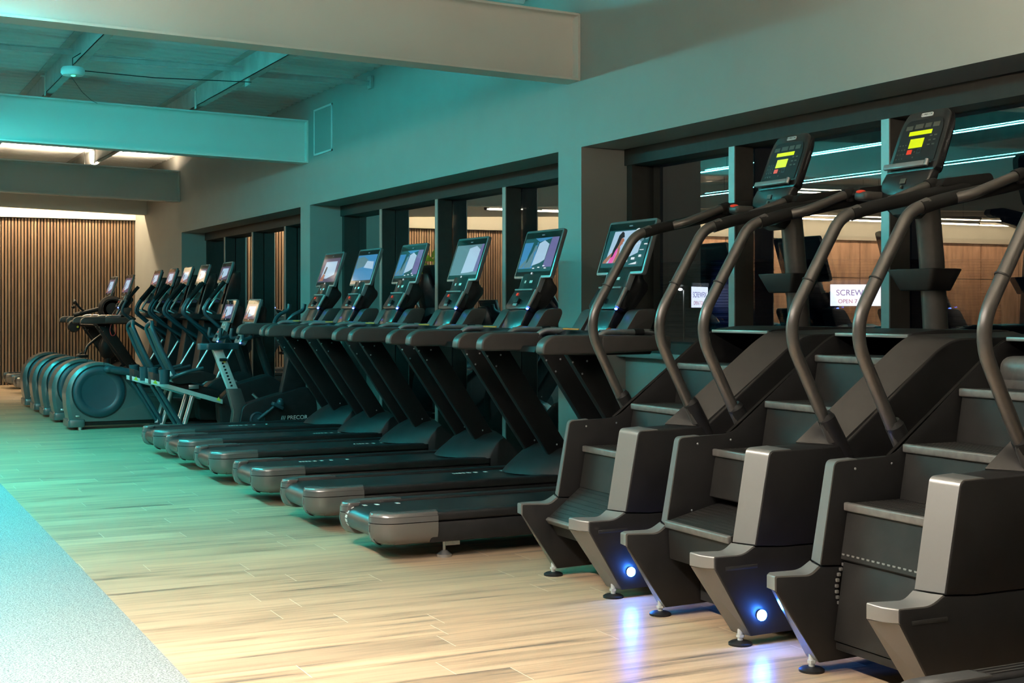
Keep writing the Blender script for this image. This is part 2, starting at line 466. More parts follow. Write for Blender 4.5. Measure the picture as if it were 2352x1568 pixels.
# purlins between the beams with their angle ties
def purlin(x):
    zt = roofz(x) - .004; zb = zt - .20
    m = MB()
    m.box(x - .003, x + .003, YN, YB - 1.0, zb, zt)
    m.box(x - .003, x + .075, YN, YB - 1.0, zb, zb + .006)
    m.box(x - .075, x + .003, YN, YB - 1.0, zt - .006, zt)
    o = struct('trim_purlin', m, M['steel'])
    for yb in (8.49, 14.62, 20.84):
        k = MB(); k.box(x - .012, x - .004, yb - .16, yb - .10, zb - .03, zb + .20); k.box(x - .05, x - .004, yb - .16, yb - .10, zb + .16, zb + .172)
        obj('cleat', k, M['beam'], o)
for x in (3.45, 1.93, 0.42, -1.1, -2.6, -4.1):
    purlin(x)
for i, y in enumerate((12.55, 5.5, 18.6)):
    m = MB()
    for xa, xb in ((.45, 1.90), (1.96, 3.42), (3.48, XW)):
        m.box(xa, xb, y - .025, y + .025, 3.46 + SL * (XW - xa), 3.47 + SL * (XW - xa)); m.box(xa, xb, y - .003, y + .003, 3.42 + SL * (XW - xa), 3.47 + SL * (XW - xa))
    o = struct('trim_tie', m, M['steel'])
    k = MB(); k.box(XW - .03, XW - .005, y - .05, y + .05, 3.42, 3.54); k.box(3.46, 3.475, y - .06, y + .06, 3.36, 3.56)
    obj('bracket', k, M['steel'], o)

# access hatch drawn on the wall by its pale edging
m = MB(); y0, y1, z0, z1, e = 13.72, 14.32, 2.94, 3.44, .02
for q in ((y0, y1, z0, z0 + e), (y0, y1, z1 - e, z1), (y0, y0 + e, z0, z1), (y1 - e, y1, z0, z1)):
    m.box(XW - .012, XW - .0005, *q)
h = struct('trim_7', m, M['whiteplastic'])
obj('hatch_panel', MB().box(XW - .004, XW - .0008, y0 + e, y1 - e, z0 + e, z1 - e), M['wall'], h)

# white sensor hung from the purlins
t = thing('ceiling_sensor', 'white oval sensor unit with green light hanging under the roof deck', 'sensor', (1.86, 12.3, 3.33))
m = MB(); m.lathe([(.02, .045), (.085, .04), (.10, .02), (.10, -.01), (.085, -.03), (.03, -.036)], (0, 0, 0), n=28)
obj('sensor_body', m, M['whiteplastic'], t)
obj('status_light', MB().ball((0, -.03, -.036), (.02, .02, .008)), M['greenled'], t)
m = MB(); m.tube([(0, 0, .04), (0, 0, .12), (.07, 0, .17)], .004, n=6); obj('hanger', m, M['plastic'], t)
m = MB(); m.tube([(.09, .02, .02), (.7, .02, .005), (1.58, .02, .03)], .004, n=6); obj('cable', m, M['plastic'], t)
m = MB(); m.tube([(-.02, .0, -.03), (.22, .9, -.03), (.45, 1.8, .03), (.6, 2.3, .07)], .003, n=6); obj('cable', m, M['plastic'], t)

# ------------------------------------------------------------------ lamps of the hall
def linear_lamp(name, label, p0, p1, m, r=.022, shade=True, group=None, hang=True):
    a, b = Vector(p0), Vector(p1); mid = (a + b) / 2
    t = thing(name, label, 'lamp', tuple(mid), group)
    q0, q1 = a - mid, b - mid
    d = (q1 - q0).normalized()
    if shade == 'down':             # flat diffuser recessed in a downlight channel
        sd = d.cross(Vector((0, 0, 1))).normalized(); Z = Vector((0, 0, 1))
        obj('diffuser', MB().loft([[tuple(q + sd * u_ + Z * v_) for u_, v_ in ((-.04, .004), (.04, .004), (.04, 0), (-.04, 0))] for q in (q0, q1)]), m, t)
        sec = ((-.062, -.030), (-.062, .05), (.062, .05), (.062, -.030), (.055, -.030), (.055, .006), (-.055, .006), (-.055, -.030))
        obj('lamp_channel', MB().loft([[tuple(q + sd * u_ + Z * v_) for u_, v_ in sec] for q in (q0 - d * .02, q1 + d * .02)]), M['steel'], t)
    else:
        obj('light_tube', MB().cyl(tuple(q0), tuple(q1), r, n=10), m, t)
    h = MB()
    for q in (q0, q1): h.cyl(tuple(q - d * .015), tuple(q + d * .015), r * 1.25, n=10)
    obj('end_cap', h, M['plastic'], t)
    if shade in (True, 'up', 'wide'):       # aluminium channel over the upper half of the tube
        sd = d.cross(Vector((0, 0, 1))).normalized()
        a0 = math.radians({'up': 45, 'wide': 5}.get(shade, 16))          # lips reach past the middle of the tube
        an = [-a0 + (PI + 2 * a0) * k / 14 for k in range(15)]
        sec = [(math.cos(a_) * r * 1.5, math.sin(a_) * r * 1.5) for a_ in an] + [(math.cos(a_) * r * 1.2, math.sin(a_) * r * 1.2) for a_ in an[::-1]]
        if shade in ('up', 'wide'): sec = [(u_, -v_) for u_, v_ in sec]
        ch = MB(); ch.loft([[tuple(q + sd * u_ + Vector((0, 0, v_))) for u_, v_ in sec] for q in (q0, q1)])
        obj('lamp_channel', ch, M['steel'], t)
    wv = MB()
    for k in (.12, .88):
        q = q0.lerp(q1, k); wv.tube([tuple(q + Vector((0, 0, r))), (q.x, q.y, roofz(mid.x + q.x) - mid.z - .02)], .0025, n=5)
    if hang: obj('hanger', wv, M['plastic'], t)
    return t
linear_lamp('cyan_light', 'long cyan light tube hung over the middle of the hall', (.60, 7.7, 3.0), (.60, 14.7, 3.0), M['cyan'], r=.010)
linear_lamp('cyan_light', 'second cyan light tube hung further from the windows', (-1.5, 9.5, 3.0), (-1.5, 17.9, 3.0), M['cyan_far'], r=.010)
linear_lamp('white_light', 'warm white light tube crossing the hall before the third roof beam', (.35, 21.3, 3.0), (-2.6, 21.3, 3.0), M['warm'], r=.03)
linear_lamp('white_light', 'warm white light tube crossing the hall behind the cyan tubes', (-2.0, 16.1, 3.0), (-4.0, 16.1, 3.0), M['warm'], r=.03)
linear_lamp('white_light', 'warm white light tube deep in the hall by the veneer panels', (-7.1, 20.8, 3.0), (-10.5, 20.8, 3.0), M['warm'], r=.03)
linear_lamp('white_light', 'warm white light tube over the grey flooring near the climbers', (.25, 1.4, 3.0), (.25, 5.3, 3.0), M['warm_key'], r=.03, shade='down')
linear_lamp('white_light', 'added unseen uplight tube brightening the first roof beam', (-4.0, 6.2, 3.0), (.3, 6.2, 3.0), M['added_beam_lamp'], r=.02, shade='wide')  # added out of view to brighten the face of the first beam
linear_lamp('white_light', 'warm white uplight tube along the window wall behind the viewpoint', (2.3, 0.5, 2.47), (2.3, 3.6, 2.47), M['added_front_lamp'], r=.03, shade='wide')  # added out of view, aimed up to spare the machines
linear_lamp('white_light', 'warm white uplight tube above the third roof beam', (4.4, 20.99, 3.345), (-4.4, 20.99, 3.556), M['uplight'], r=.012, shade='up')
for y_, lb_ in ((8.52, 'added cyan strip on top of the first roof beam, tinting the deck'),):
    linear_lamp('added_cyan_strip', lb_, (3.9, y_, 3.386), (-4.0, y_, 3.576), M['added_cyan_up'], r=.006, shade=False, hang=False)  # added to throw cyan onto the roof deck
# cove strip behind the soffit
t = thing('cove_light', 'warm strip light hidden in the cove above the slatted wall', 'lamp', (-5.5, YB - .45, 3.2))
obj('light_strip', MB().box(-10.0, 10.1, -.02, .02, 0, .02), M['cove'], t)

# ------------------------------------------------------------------ console with a tilted touchscreen
PICT = [M['bezelglass'], M['d_dark'], M['d_sky'], M['d_blue'], M['d_purple'], M['d_haze'], M['d_skin'], M['d_hair'], M['d_pink'], M['d_white'], M['d_orange'], M['d_violet']]
def screen(root, ox, oz, W, H, tilt, variant):
    """bezel + lit display; ox,oz = lower front edge, leaning away by tilt"""
    up = Vector((math.sin(tilt), 0, math.cos(tilt))); nrm = Vector((-math.cos(tilt), 0, math.sin(tilt)))
    O = Vector((ox, 0, oz))
    P = lambda a, b, off=0.0: tuple(O + Vector((0, -a, 0)) + up * b + nrm * off)
    b = MB()
    ring = fillet([(-W / 2, 0), (W / 2, 0), (W / 2, H), (-W / 2, H)], .022, 4)
    b.loft([[P(x, y, -.028) for x, y in ring], [P(x, y, 0) for x, y in ring]], .004, 2, ang=1.0)
    back = fillet([(-W * .42, .03), (W * .42, .03), (W * .42, H * .94), (-W * .42, H * .94)], .03, 3)
    b.loft([[P(x * .8, .05 + y * .8, -.055) for x, y in back], [P(x, y, -.027) for x, y in back]])
    so = obj('screen', b, M['bezel'], root)
    d = MB(); e = .016
    x0, x1, y0, y1 = -W / 2 + e, W / 2 - e, e, H - e
    d.face([P(x0, y0, .0006), P(x1, y0, .0006), P(x1, y1, .0006), P(x0, y1, .0006)], 0)
    px0, px1, py0, py1 = x0 + .012, x1 - .012, y0 + .03, y1 - .042
    lay = [0]
    def q(pts, mi):
        lay[0] += 1
        off = .0008 + .00025 * lay[0]
        d.face([P(px0 + (px1 - px0) * u, py0 + (py1 - py0) * v, off) for u, v in pts], mi)
    R = lambda u0, v0, u1, v1: [(u0, v0), (u1, v0), (u1, v1), (u0, v1)]
    q(R(0, 0, 1, 1), 1)
    def disc(cu, cv, r, mi):
        asp = (px1 - px0) / (py1 - py0)
        q([(cu + r * math.cos(2 * PI * k / 18), cv + r * asp * math.sin(2 * PI * k / 18)) for k in range(18)], mi)
    def runner(k=1.0, cols=(6, 7, 8)):
        sk, hr, pk = cols
        q([(.17, .12), (.27, .12), (.31, .30), (.33, .50), (.27, .52), (.20, .34)], pk)      # top
        q([(.28, .12), (.36, .12), (.385, .36), (.37, .53), (.32, .55), (.325, .36)], sk)     # near arm
        q([(.03, .12), (.12, .12), (.16, .20), (.22, .33), (.20, .40), (.12, .30), (.05, .20)], sk)  # far arm
        q([(.29, .50), (.35, .52), (.38, .60), (.405, .62), (.40, .66), (.425, .70), (.41, .76), (.36, .79), (.31, .72)], sk)   # face and neck
        q([(.20, .26), (.24, .30), (.27, .44), (.32, .60), (.35, .78), (.41, .80), (.38, .92), (.33, .96), (.27, .86), (.25, .66), (.21, .46)], hr)  # hair
    if variant == 0:       # bright picture with a runner, figures and dials on a dark band
        q([(.09, .12), (.37, .12), (.82, .36), (.86, .97), (.14, .97)], 2)
        runner()
        disc(.70, .84, .085, 9); disc(.635, .77, .05, 10); disc(.84, .77, .06, 5); disc(.95, .80, .055, 5)
        for u, v, w_, h_ in ((.44, .10, .05, .025), (.56, .13, .07, .055), (.71, .18, .08, .06), (.87, .24, .06, .06), (.86, .42, .09, .018), (.93, .56, .07, .03)):
            q(R(u, v, u + w_, v + h_), 9)
        q([(.68, .055), (.86, .055), (.86, .12)], 9)
        for k in range(8): q(R(.50 + .045 * k, .50 + .012 * k, .515 + .045 * k, .53 + .012 * k), 9)
    elif variant == 1:     # hazy picture, pale centre and violet side
        q(R(.0, .10, .42, .88), 3)
        runner(cols=(5, 1, 5))
        q([(.40, .17), (.62, .25), (.74, .34), (.76, .80), (.60, .92), (.46, .84)], 2)
        q([(.74, .12), (1, .12), (1, 1), (.80, 1)], 4)
        q([(.46, .88), (.80, .97), (.80, 1), (.30, 1)], 3)
        for u, v in ((.45, .08), (.60, .10), (.74, .14), (.80, .07)): q(R(u, v, u + .06, v + .03), 9)
    elif variant == 2:     # washed out, pale column
        q(R(0, 0, 1, 1), 5)
        q([(.42, .06), (.70, .08), (.92, .12), (.95, .78), (.74, .95), (.50, .88)], 2)
        q([(.86, .10), (1, .10), (1, 1), (.92, 1)], 4)
    elif variant == 3:     # deep blue picture
        q(R(0, 0, 1, 1), 3)
        q([(.05, .45), (.45, .55), (.6, .8), (.3, .95), (0, .9)], 5)
        q([(.45, .5), (.95, .42), (.9, .72), (.55, .76)], 2)
    else:                  # small far screens: pale violet picture with a figure
        q(R(0, 0, 1, 1), 11)
        q([(.12, .18), (.45, .14), (.88, .30), (.86, .86), (.20, .86)], 2)
        q([(.06, .05), (.30, .05), (.34, .30), (.22, .36)], 6)
        q([(.22, .36), (.32, .34), (.36, .62), (.28, .66)], 7)
    q(R(.46, -.085, .50, -.03), 9)
    q(R(.47, 1.07, .55, 1.10), 5)
    do = obj('display', d, PICT, so)
    return so, P

def console(root, ox, oz, W, H, tilt, variant, kw=.17, kh=.135, nh=.09, small=False):
    so, P = screen(root, ox, oz, W, H, tilt, variant)
    # neck face under the screen
    n = MB()
    tl = tilt + .06
    q0 = Vector((ox - .002, 0, oz + .01))
    dn = Vector((-math.sin(tl), 0, -math.cos(tl))); nr = Vector((-math.cos(tl), 0, math.sin(tl)))
    Q = lambda a, b, off=0.0: tuple(q0 + Vector((0, -a, 0)) + dn * b + nr * off)
    n.loft([[Q(-kw * .80, 0, -.04), Q(kw * .80, 0, -.04), Q(kw * .76, nh + .02, -.04), Q(-kw * .76, nh + .02, -.04)],
            [Q(-kw * .80, 0, -.004), Q(kw * .80, 0, -.004), Q(kw * .76, nh + .02, -.004), Q(-kw * .76, nh + .02, -.004)]], .004)
    no = obj('neck', n, M['neckface'], root)
    i = MB()
    i.loft([[Q(-.07, nh * .28, -.001), Q(-.05, nh * .28, -.001), Q(-.05, nh * .5, -.001), Q(-.07, nh * .5, -.001)], [Q(-.07, nh * .28, -.003), Q(-.05, nh * .28, -.003), Q(-.05, nh * .5, -.003), Q(-.07, nh * .5, -.003)]])
    i.loft([[Q(.0, nh * .28, -.001), Q(.04, nh * .28, -.001), Q(.04, nh * .5, -.001), Q(.0, nh * .5, -.001)], [Q(.0, nh * .28, -.003), Q(.04, nh * .28, -.003), Q(.04, nh * .5, -.003), Q(.0, nh * .5, -.003)]])
    obj('printed_mark', i, M['white'], no)
    g = MB(); g.loft([[Q(-kw * .55, nh * .62, .0), Q(kw * .55, nh * .62, 0), Q(kw * .55, nh * .82, 0), Q(-kw * .55, nh * .82, 0)], [Q(-kw * .55, nh * .62, -.006), Q(kw * .55, nh * .62, -.006), Q(kw * .55, nh * .82, -.006), Q(-kw * .55, nh * .82, -.006)]])
    obj('slot', g, M['silver_key'], no)
    # keypad, leaning more
    k0 = q0 + dn * (nh + .012); t2 = tilt + .20
    dk = Vector((-math.sin(t2), 0, -math.cos(t2))); nk = Vector((-math.cos(t2), 0, math.sin(t2)))
    K = lambda a, b, off=0.0: tuple(k0 + Vector((0, -a, 0)) + dk * b + nk * off)
    kp = MB(); w1, w2 = kw * .86, kw
    out = lambda o_: [K(-w1, 0, o_), K(w1, 0, o_), K(w2 * .98, kh * .85, o_), K(w2 * .8, kh, o_), K(-w2 * .8, kh, o_), K(-w2 * .98, kh * .85, o_)]
    kp.loft([out(-.05), out(.012)], .006)
    ko = obj('keypad', kp, M['gloss'] if not small else M['silver_key'], root)
    lip = MB(); lip.tube([K(-w1 * .9, -.004, .014), K(w1 * .8, -.004, .014)], .006, n=8)
    obj('ledge', lip, M['neckface'], ko)
    r = MB(); r.loft([[K(-w1 * .58, kh * .14, o_), K(-w1 * .42, kh * .14, o_), K(-w1 * .42, kh * .28, o_), K(-w1 * .58, kh * .28, o_)] for o_ in (.012, .015)])
    obj('stop_key', r, M['red'], ko)
    j = MB(); j.loft([[K(-.045, kh * .48, o_), K(.012, kh * .48, o_), K(.012, kh * .74, o_), K(-.045, kh * .74, o_)] for o_ in (.012, .03)], .004)
    obj('key_block', j, M['plastic'], ko)
    j = MB(); j.loft([[K(-.055, kh * .72, o_), K(-.002, kh * .72, o_), K(-.002, kh * .86, o_), K(-.055, kh * .86, o_)] for o_ in (.012, .020)], .003)
    obj('key_tab', j, M['neckface'], ko)
    e = MB(); e.tube([K(w2 * .99, -.0, .01), K(w2 * 1.02, kh * .92, .012)], .014, n=12)
    obj('edge_tube', e, M['strip'], ko)
    l = MB(); l.ball(K(w2 * 1.0, kh * 1.0, .012), (.009, .010, .007)); obj('status_light', l, M['blueled'], ko)
    return K, kh

# ------------------------------------------------------------------ treadmill
def make_treadmill(label, variant, group, marks):
    r = thing('treadmill', label, 'treadmill', (0, 0, 0), group)
    for s in (-1, 1):
        # foot rail and skirt
        m = MB()
        y0, y1 = sorted((s * .236, s * .322))
        m.box(.24, 1.72, y0, y1, .195, .243, .014, 3)
        obj('foot_rail', m, M['plastic'], r)
        m = MB(); y0, y1 = sorted((s * .246, s * .318)); m.box(.30, 1.74, y0, y1, .085, .192, .012)
        obj('side_skirt', m, M['plastic'], r)
        # moulded rear end cap: upper and lower halves with a seam
        m = MB()
        def cap(o):
            pl = [(.02, .165), (.0, .20), (.0, .24), (.035, .30), (.10, .327), (.34, .327), (.36, .26), (.36, .24), (.10, .24), (.085, .165)]
            pl = fillet(pl, [.01, .02, .03, .05, .06, 0, 0, 0, .03, .01], 3)
            return [(x + o * (0.012 if x < .1 else 0), s * (yy - o * .012 if yy > .25 else yy)) for x, yy in pl]
        m.plan(cap(0), .199, .226, 0, pts2=cap(.2)); m.plan(cap(.2), .226, .247, 0.005, pts2=cap(1.0), ang=.9)
        m.loft([[(a_, b_, z_) for a_, b_ in cap(o_)] for z_, o_ in ((.078, 5.0), (.084, 3.2), (.098, 1.6), (.118, .6), (.15, 0), (.195, 0))])
        m.box(-.004, .002, s * .222 - .005, s * .222 + .005, .15, .185)
        obj('end_cap', m, M['cap'], r)
        # levelling foot
        m = MB(); m.cyl((.40, s * .262, .03), (.40, s * .262, .12), .008, n=10); m.cyl((.40, s * .262, 0), (.40, s * .262, .014), .04, n=20); m.cyl((.40, s * .262, .014), (.40, s * .262, .034), .036, .014, n=20)
        m.box(.40, .48, s * .262 - .022, s * .262 + .022, .06, .12)
        obj('levelling_foot', m, M['silver'], r)
        # sloping upright, set inwards under the console
        m = MB(); y0, y1 = sorted((s * .13, s * .182))
        m.prism([(1.155, 1.07), (1.335, 1.07), (1.885, .25), (1.715, .25)], y0, y1, .006, 2)
        uo = obj('upright', m, M['upright'], r)
        m = MB()
        for x_, z_ in ((1.21, .995), (1.30, 1.0), (1.27, .93), (1.70, .42)): m.ball((x_, y0 - .001, z_), (.006, .003, .006), n=8)
        obj('bolt', m, M['silver'], uo)
        # arm bracket reaching from the upright out to the handrail
        m = MB(); y0, y1 = sorted((s * .15, s * .40))
        m.prism([(1.14, 1.04), (1.16, 1.075), (1.60, 1.075), (1.58, 1.04)], y0, y1, .006)
        obj('arm_bracket', m, M['upright'], r)
        # handrail: padded tip, shell and inner pulse-grip tube
        m = MB(); y0, y1 = sorted((s * .335, s * .425))
        m.prism(fillet([(.895, 1.055), (.90, 1.11), (.955, 1.150), (1.28, 1.150), (1.31, 1.10), (1.28, 1.045), (.92, 1.045)], [.03, .05, .05, .02, .03, .02, .015], 4), y0, y1, .026, 4, ang=.5)
        obj('handrail', m, M['arm'], r)
        m = MB(); y0, y1 = sorted((s * .372, s * .427))
        m.prism([(1.25, 1.048), (1.25, 1.149), (1.70, 1.142), (1.70, 1.06)], y0, y1, .016, 3)
        obj('handrail_shell', m, M['arm'], r)
        m = MB(); m.tube([(1.24, s * .355, 1.10), (1.30, s * .352, 1.160), (1.62, s * .345, 1.160), (1.70, s * .34, 1.12)], .019, n=12, rad=.04)
        obj('pulse_grip', m, M['silver'], r)
        m = MB(); m.tube([(1.50, s * .348, 1.160), (1.56, s * .346, 1.160)], .022, n=12)
        obj('grip_band', m, M['plastic'], r)
        # bottle holder
        m = MB(); y0, y1 = sorted((s * .20, s * .315))
        m.prism(fillet([(1.46, 1.15), (1.55, 1.285), (1.66, 1.292), (1.672, 1.265), (1.62, 1.15)], [.02, .03, .02, .02, 0], 3), y0, y1, .012, 3)
        obj('bottle_holder', m, M['arm'], r)
    # belt with roller wrap
    pts = [(.075 + .062 * math.sin(a), .166 + .062 * math.cos(a)) for a in [PI + PI * k / 10 for k in range(11)]]
    m = MB(); m.prism(pts + [(1.6, .228), (1.6, .13)], -.235, .235)
    b = obj('running_belt', m, M['belt'], r, sharp=60)
    m = MB()
    for x0, yy in marks:
        for k in range(8):
            o_ = (0, .022, .044, .068, .10, .15, .22, .34)[k]
            if x0 + o_ < .09:
                a = (x0 + o_ - .09) / .062
                c_ = (.075 + .0632 * math.sin(a), .166 + .0632 * math.cos(a))
                m.box(-.008, .008, -.018, .018, -.0006, .0006, mat=Matrix.Translation((c_[0], yy, c_[1])) @ Matrix.Rotation(a, 4, 'Y'))
            else:
                m.box(x0 + o_, x0 + o_ + (.012 if o_ < .07 else .02), yy - .018, yy + .018, .2281, .2292)
    if marks: obj('belt_mark', m, M['white'], b)
    # frame under the deck
    m = MB(); m.box(.42, 1.7, -.22, .22, .12, .16); m.box(.40, .46, -.26, .26, .07, .12); m.box(1.72, 2.0, -.30, .30, .02, .10)
    obj('base_frame', m, M['blackgap'], r)
    # motor hood with a tongue over the belt
    m = MB(); rings = []
    half = [0, .10, .20, .28, .325, .335]
    for t_ in (0, .10, .25, .45, .7, 1.0, 1.25):
        ring = []
        ys = [-v for v in half[::-1]] + half[1:]
        for yy in ys:
            tip = 1.42 + .27 * (abs(yy) / .335) ** 2
            f = min(t_, 1); x_ = tip + (1.80 - tip) * f + (max(0, t_ - 1)) * .9
            zz = .246 + .175 * math.sin(f * PI / 2) ** 1.0 * (1 - .25 * (abs(yy) / .335) ** 2.5) - max(0, t_ - 1) * .9
            if t_ == 0: zz = .236
            ring.append((x_, yy, zz))
        low = [(ring[-1][0], .335, .10), (ring[0][0], -.335, .10)]
        rings.append(ring + low)
    m.loft(rings)
    obj('motor_hood', m, M['plastic'], r, sharp=50)
    # console mast and cross tray
    m = MB()
    m.prism(fillet([(1.44, 1.14), (1.50, 1.26), (1.555, 1.38), (1.60, 1.47), (1.665, 1.63), (1.72, 1.63), (1.70, 1.465), (1.738, 1.43), (1.735, 1.395), (1.63, 1.265), (1.53, 1.195), (1.50, 1.13)], [0, .03, .03, .02, .02, .03, .03, .02, .02, .08, .04, 0], 4), -.13, .13, .012)
    obj('console_mast', m, M['gloss'], r)
    m = MB()
    m.prism(fillet([(1.38, 1.135), (1.44, 1.165), (1.64, 1.175), (1.74, 1.12), (1.66, 1.06), (1.44, 1.10)], .02, 3), -.36, .36, .01)
    tr = obj('console_tray', m, M['gloss'], r)
    m = MB(); m.tube([(1.405, .10, 1.172), (1.405, .29, 1.172)], .006, n=8, flat=.5); obj('tray_strip', m, M['orange'], tr)
    m = MB(); m.tube([(1.42 + .05 * math.cos(a), -.22 + .035 * math.cos(a), 1.15 + .03 * math.sin(a)) for a in [PI * k / 8 for k in range(9)]], .005, n=6)
    obj('safety_clip', m, M['orange'], tr)
    m = MB(); m.tube([(1.44, -.30, 1.172), (1.44, -.08, 1.174)], .008, n=8)
    obj('tray_light', m, M['silver'], tr)
    console(r, 1.61, 1.487, .525, .335, math.radians(18), variant)
    return r

YT = [6.83, 7.93, 9.05, 10.17, 11.18, 12.12]
TG = 'treadmills in a row between the climbers and the bikes'
TL = ['black treadmill standing next to the stair climbers, runner picture on its screen',
      'second treadmill from the stair climbers, its screen hazy blue with a violet side',
      'third treadmill from the stair climbers, its screen washed out with a pale column',
      'fourth treadmill from the stair climbers, small runner and pale column on its screen',
      'second treadmill from the exercise bikes, its screen showing a deep blue picture',
      'black treadmill standing next to the exercise bikes, ceiling ribs mirrored in its screen']
MK = [[(-.04, .17)], [(.52, -.19), (1.12, .15)], [(.44, .12), (1.22, -.15)], [(1.2, .0)], [(1.2, .0)], [(.75, .12)]]
VR = [0, 1, 2, 1, 3, 4]
for i in range(6):
    t = make_treadmill(TL[i], VR[i], TG, MK[i]); t.location = (2.46, YT[i], 0)
far = make_treadmill('treadmill by the slatted wall behind the elliptical trainers, closer to the ellipticals', 4, 'treadmills by the slatted wall', [])
far.location = (2.46, 21.85, 0)
m = MB(); m.tube([(1.36, -.37, 1.05), (1.33, -.37, .95), (1.36, -.37, .86), (1.41, -.37, .87), (1.43, -.37, .95), (1.41, -.37, 1.05)], .006, n=6, rad=.04)
obj('safety_cord', m, M['redcord'], far)
dup(far, (2.46, 23.25, 0), 'last treadmill of the hall, hard against the slatted timber wall', skip=('safety_cord',))
near = make_treadmill('treadmill with ribbed foot rails cut off by the bottom corner beside the climbers', 1, 'treadmills in a row between the climbers and the bikes', [])
near.location = (2.62, 2.67, 0)
for s in (-1, 1):
    m = MB()
    for k in range(3): m.box(.14, 1.3, s * (.255 + .022 * k), s * (.262 + .022 * k), .242, .2465)
    obj('foot_rail_rib', m, M['arm'], near)

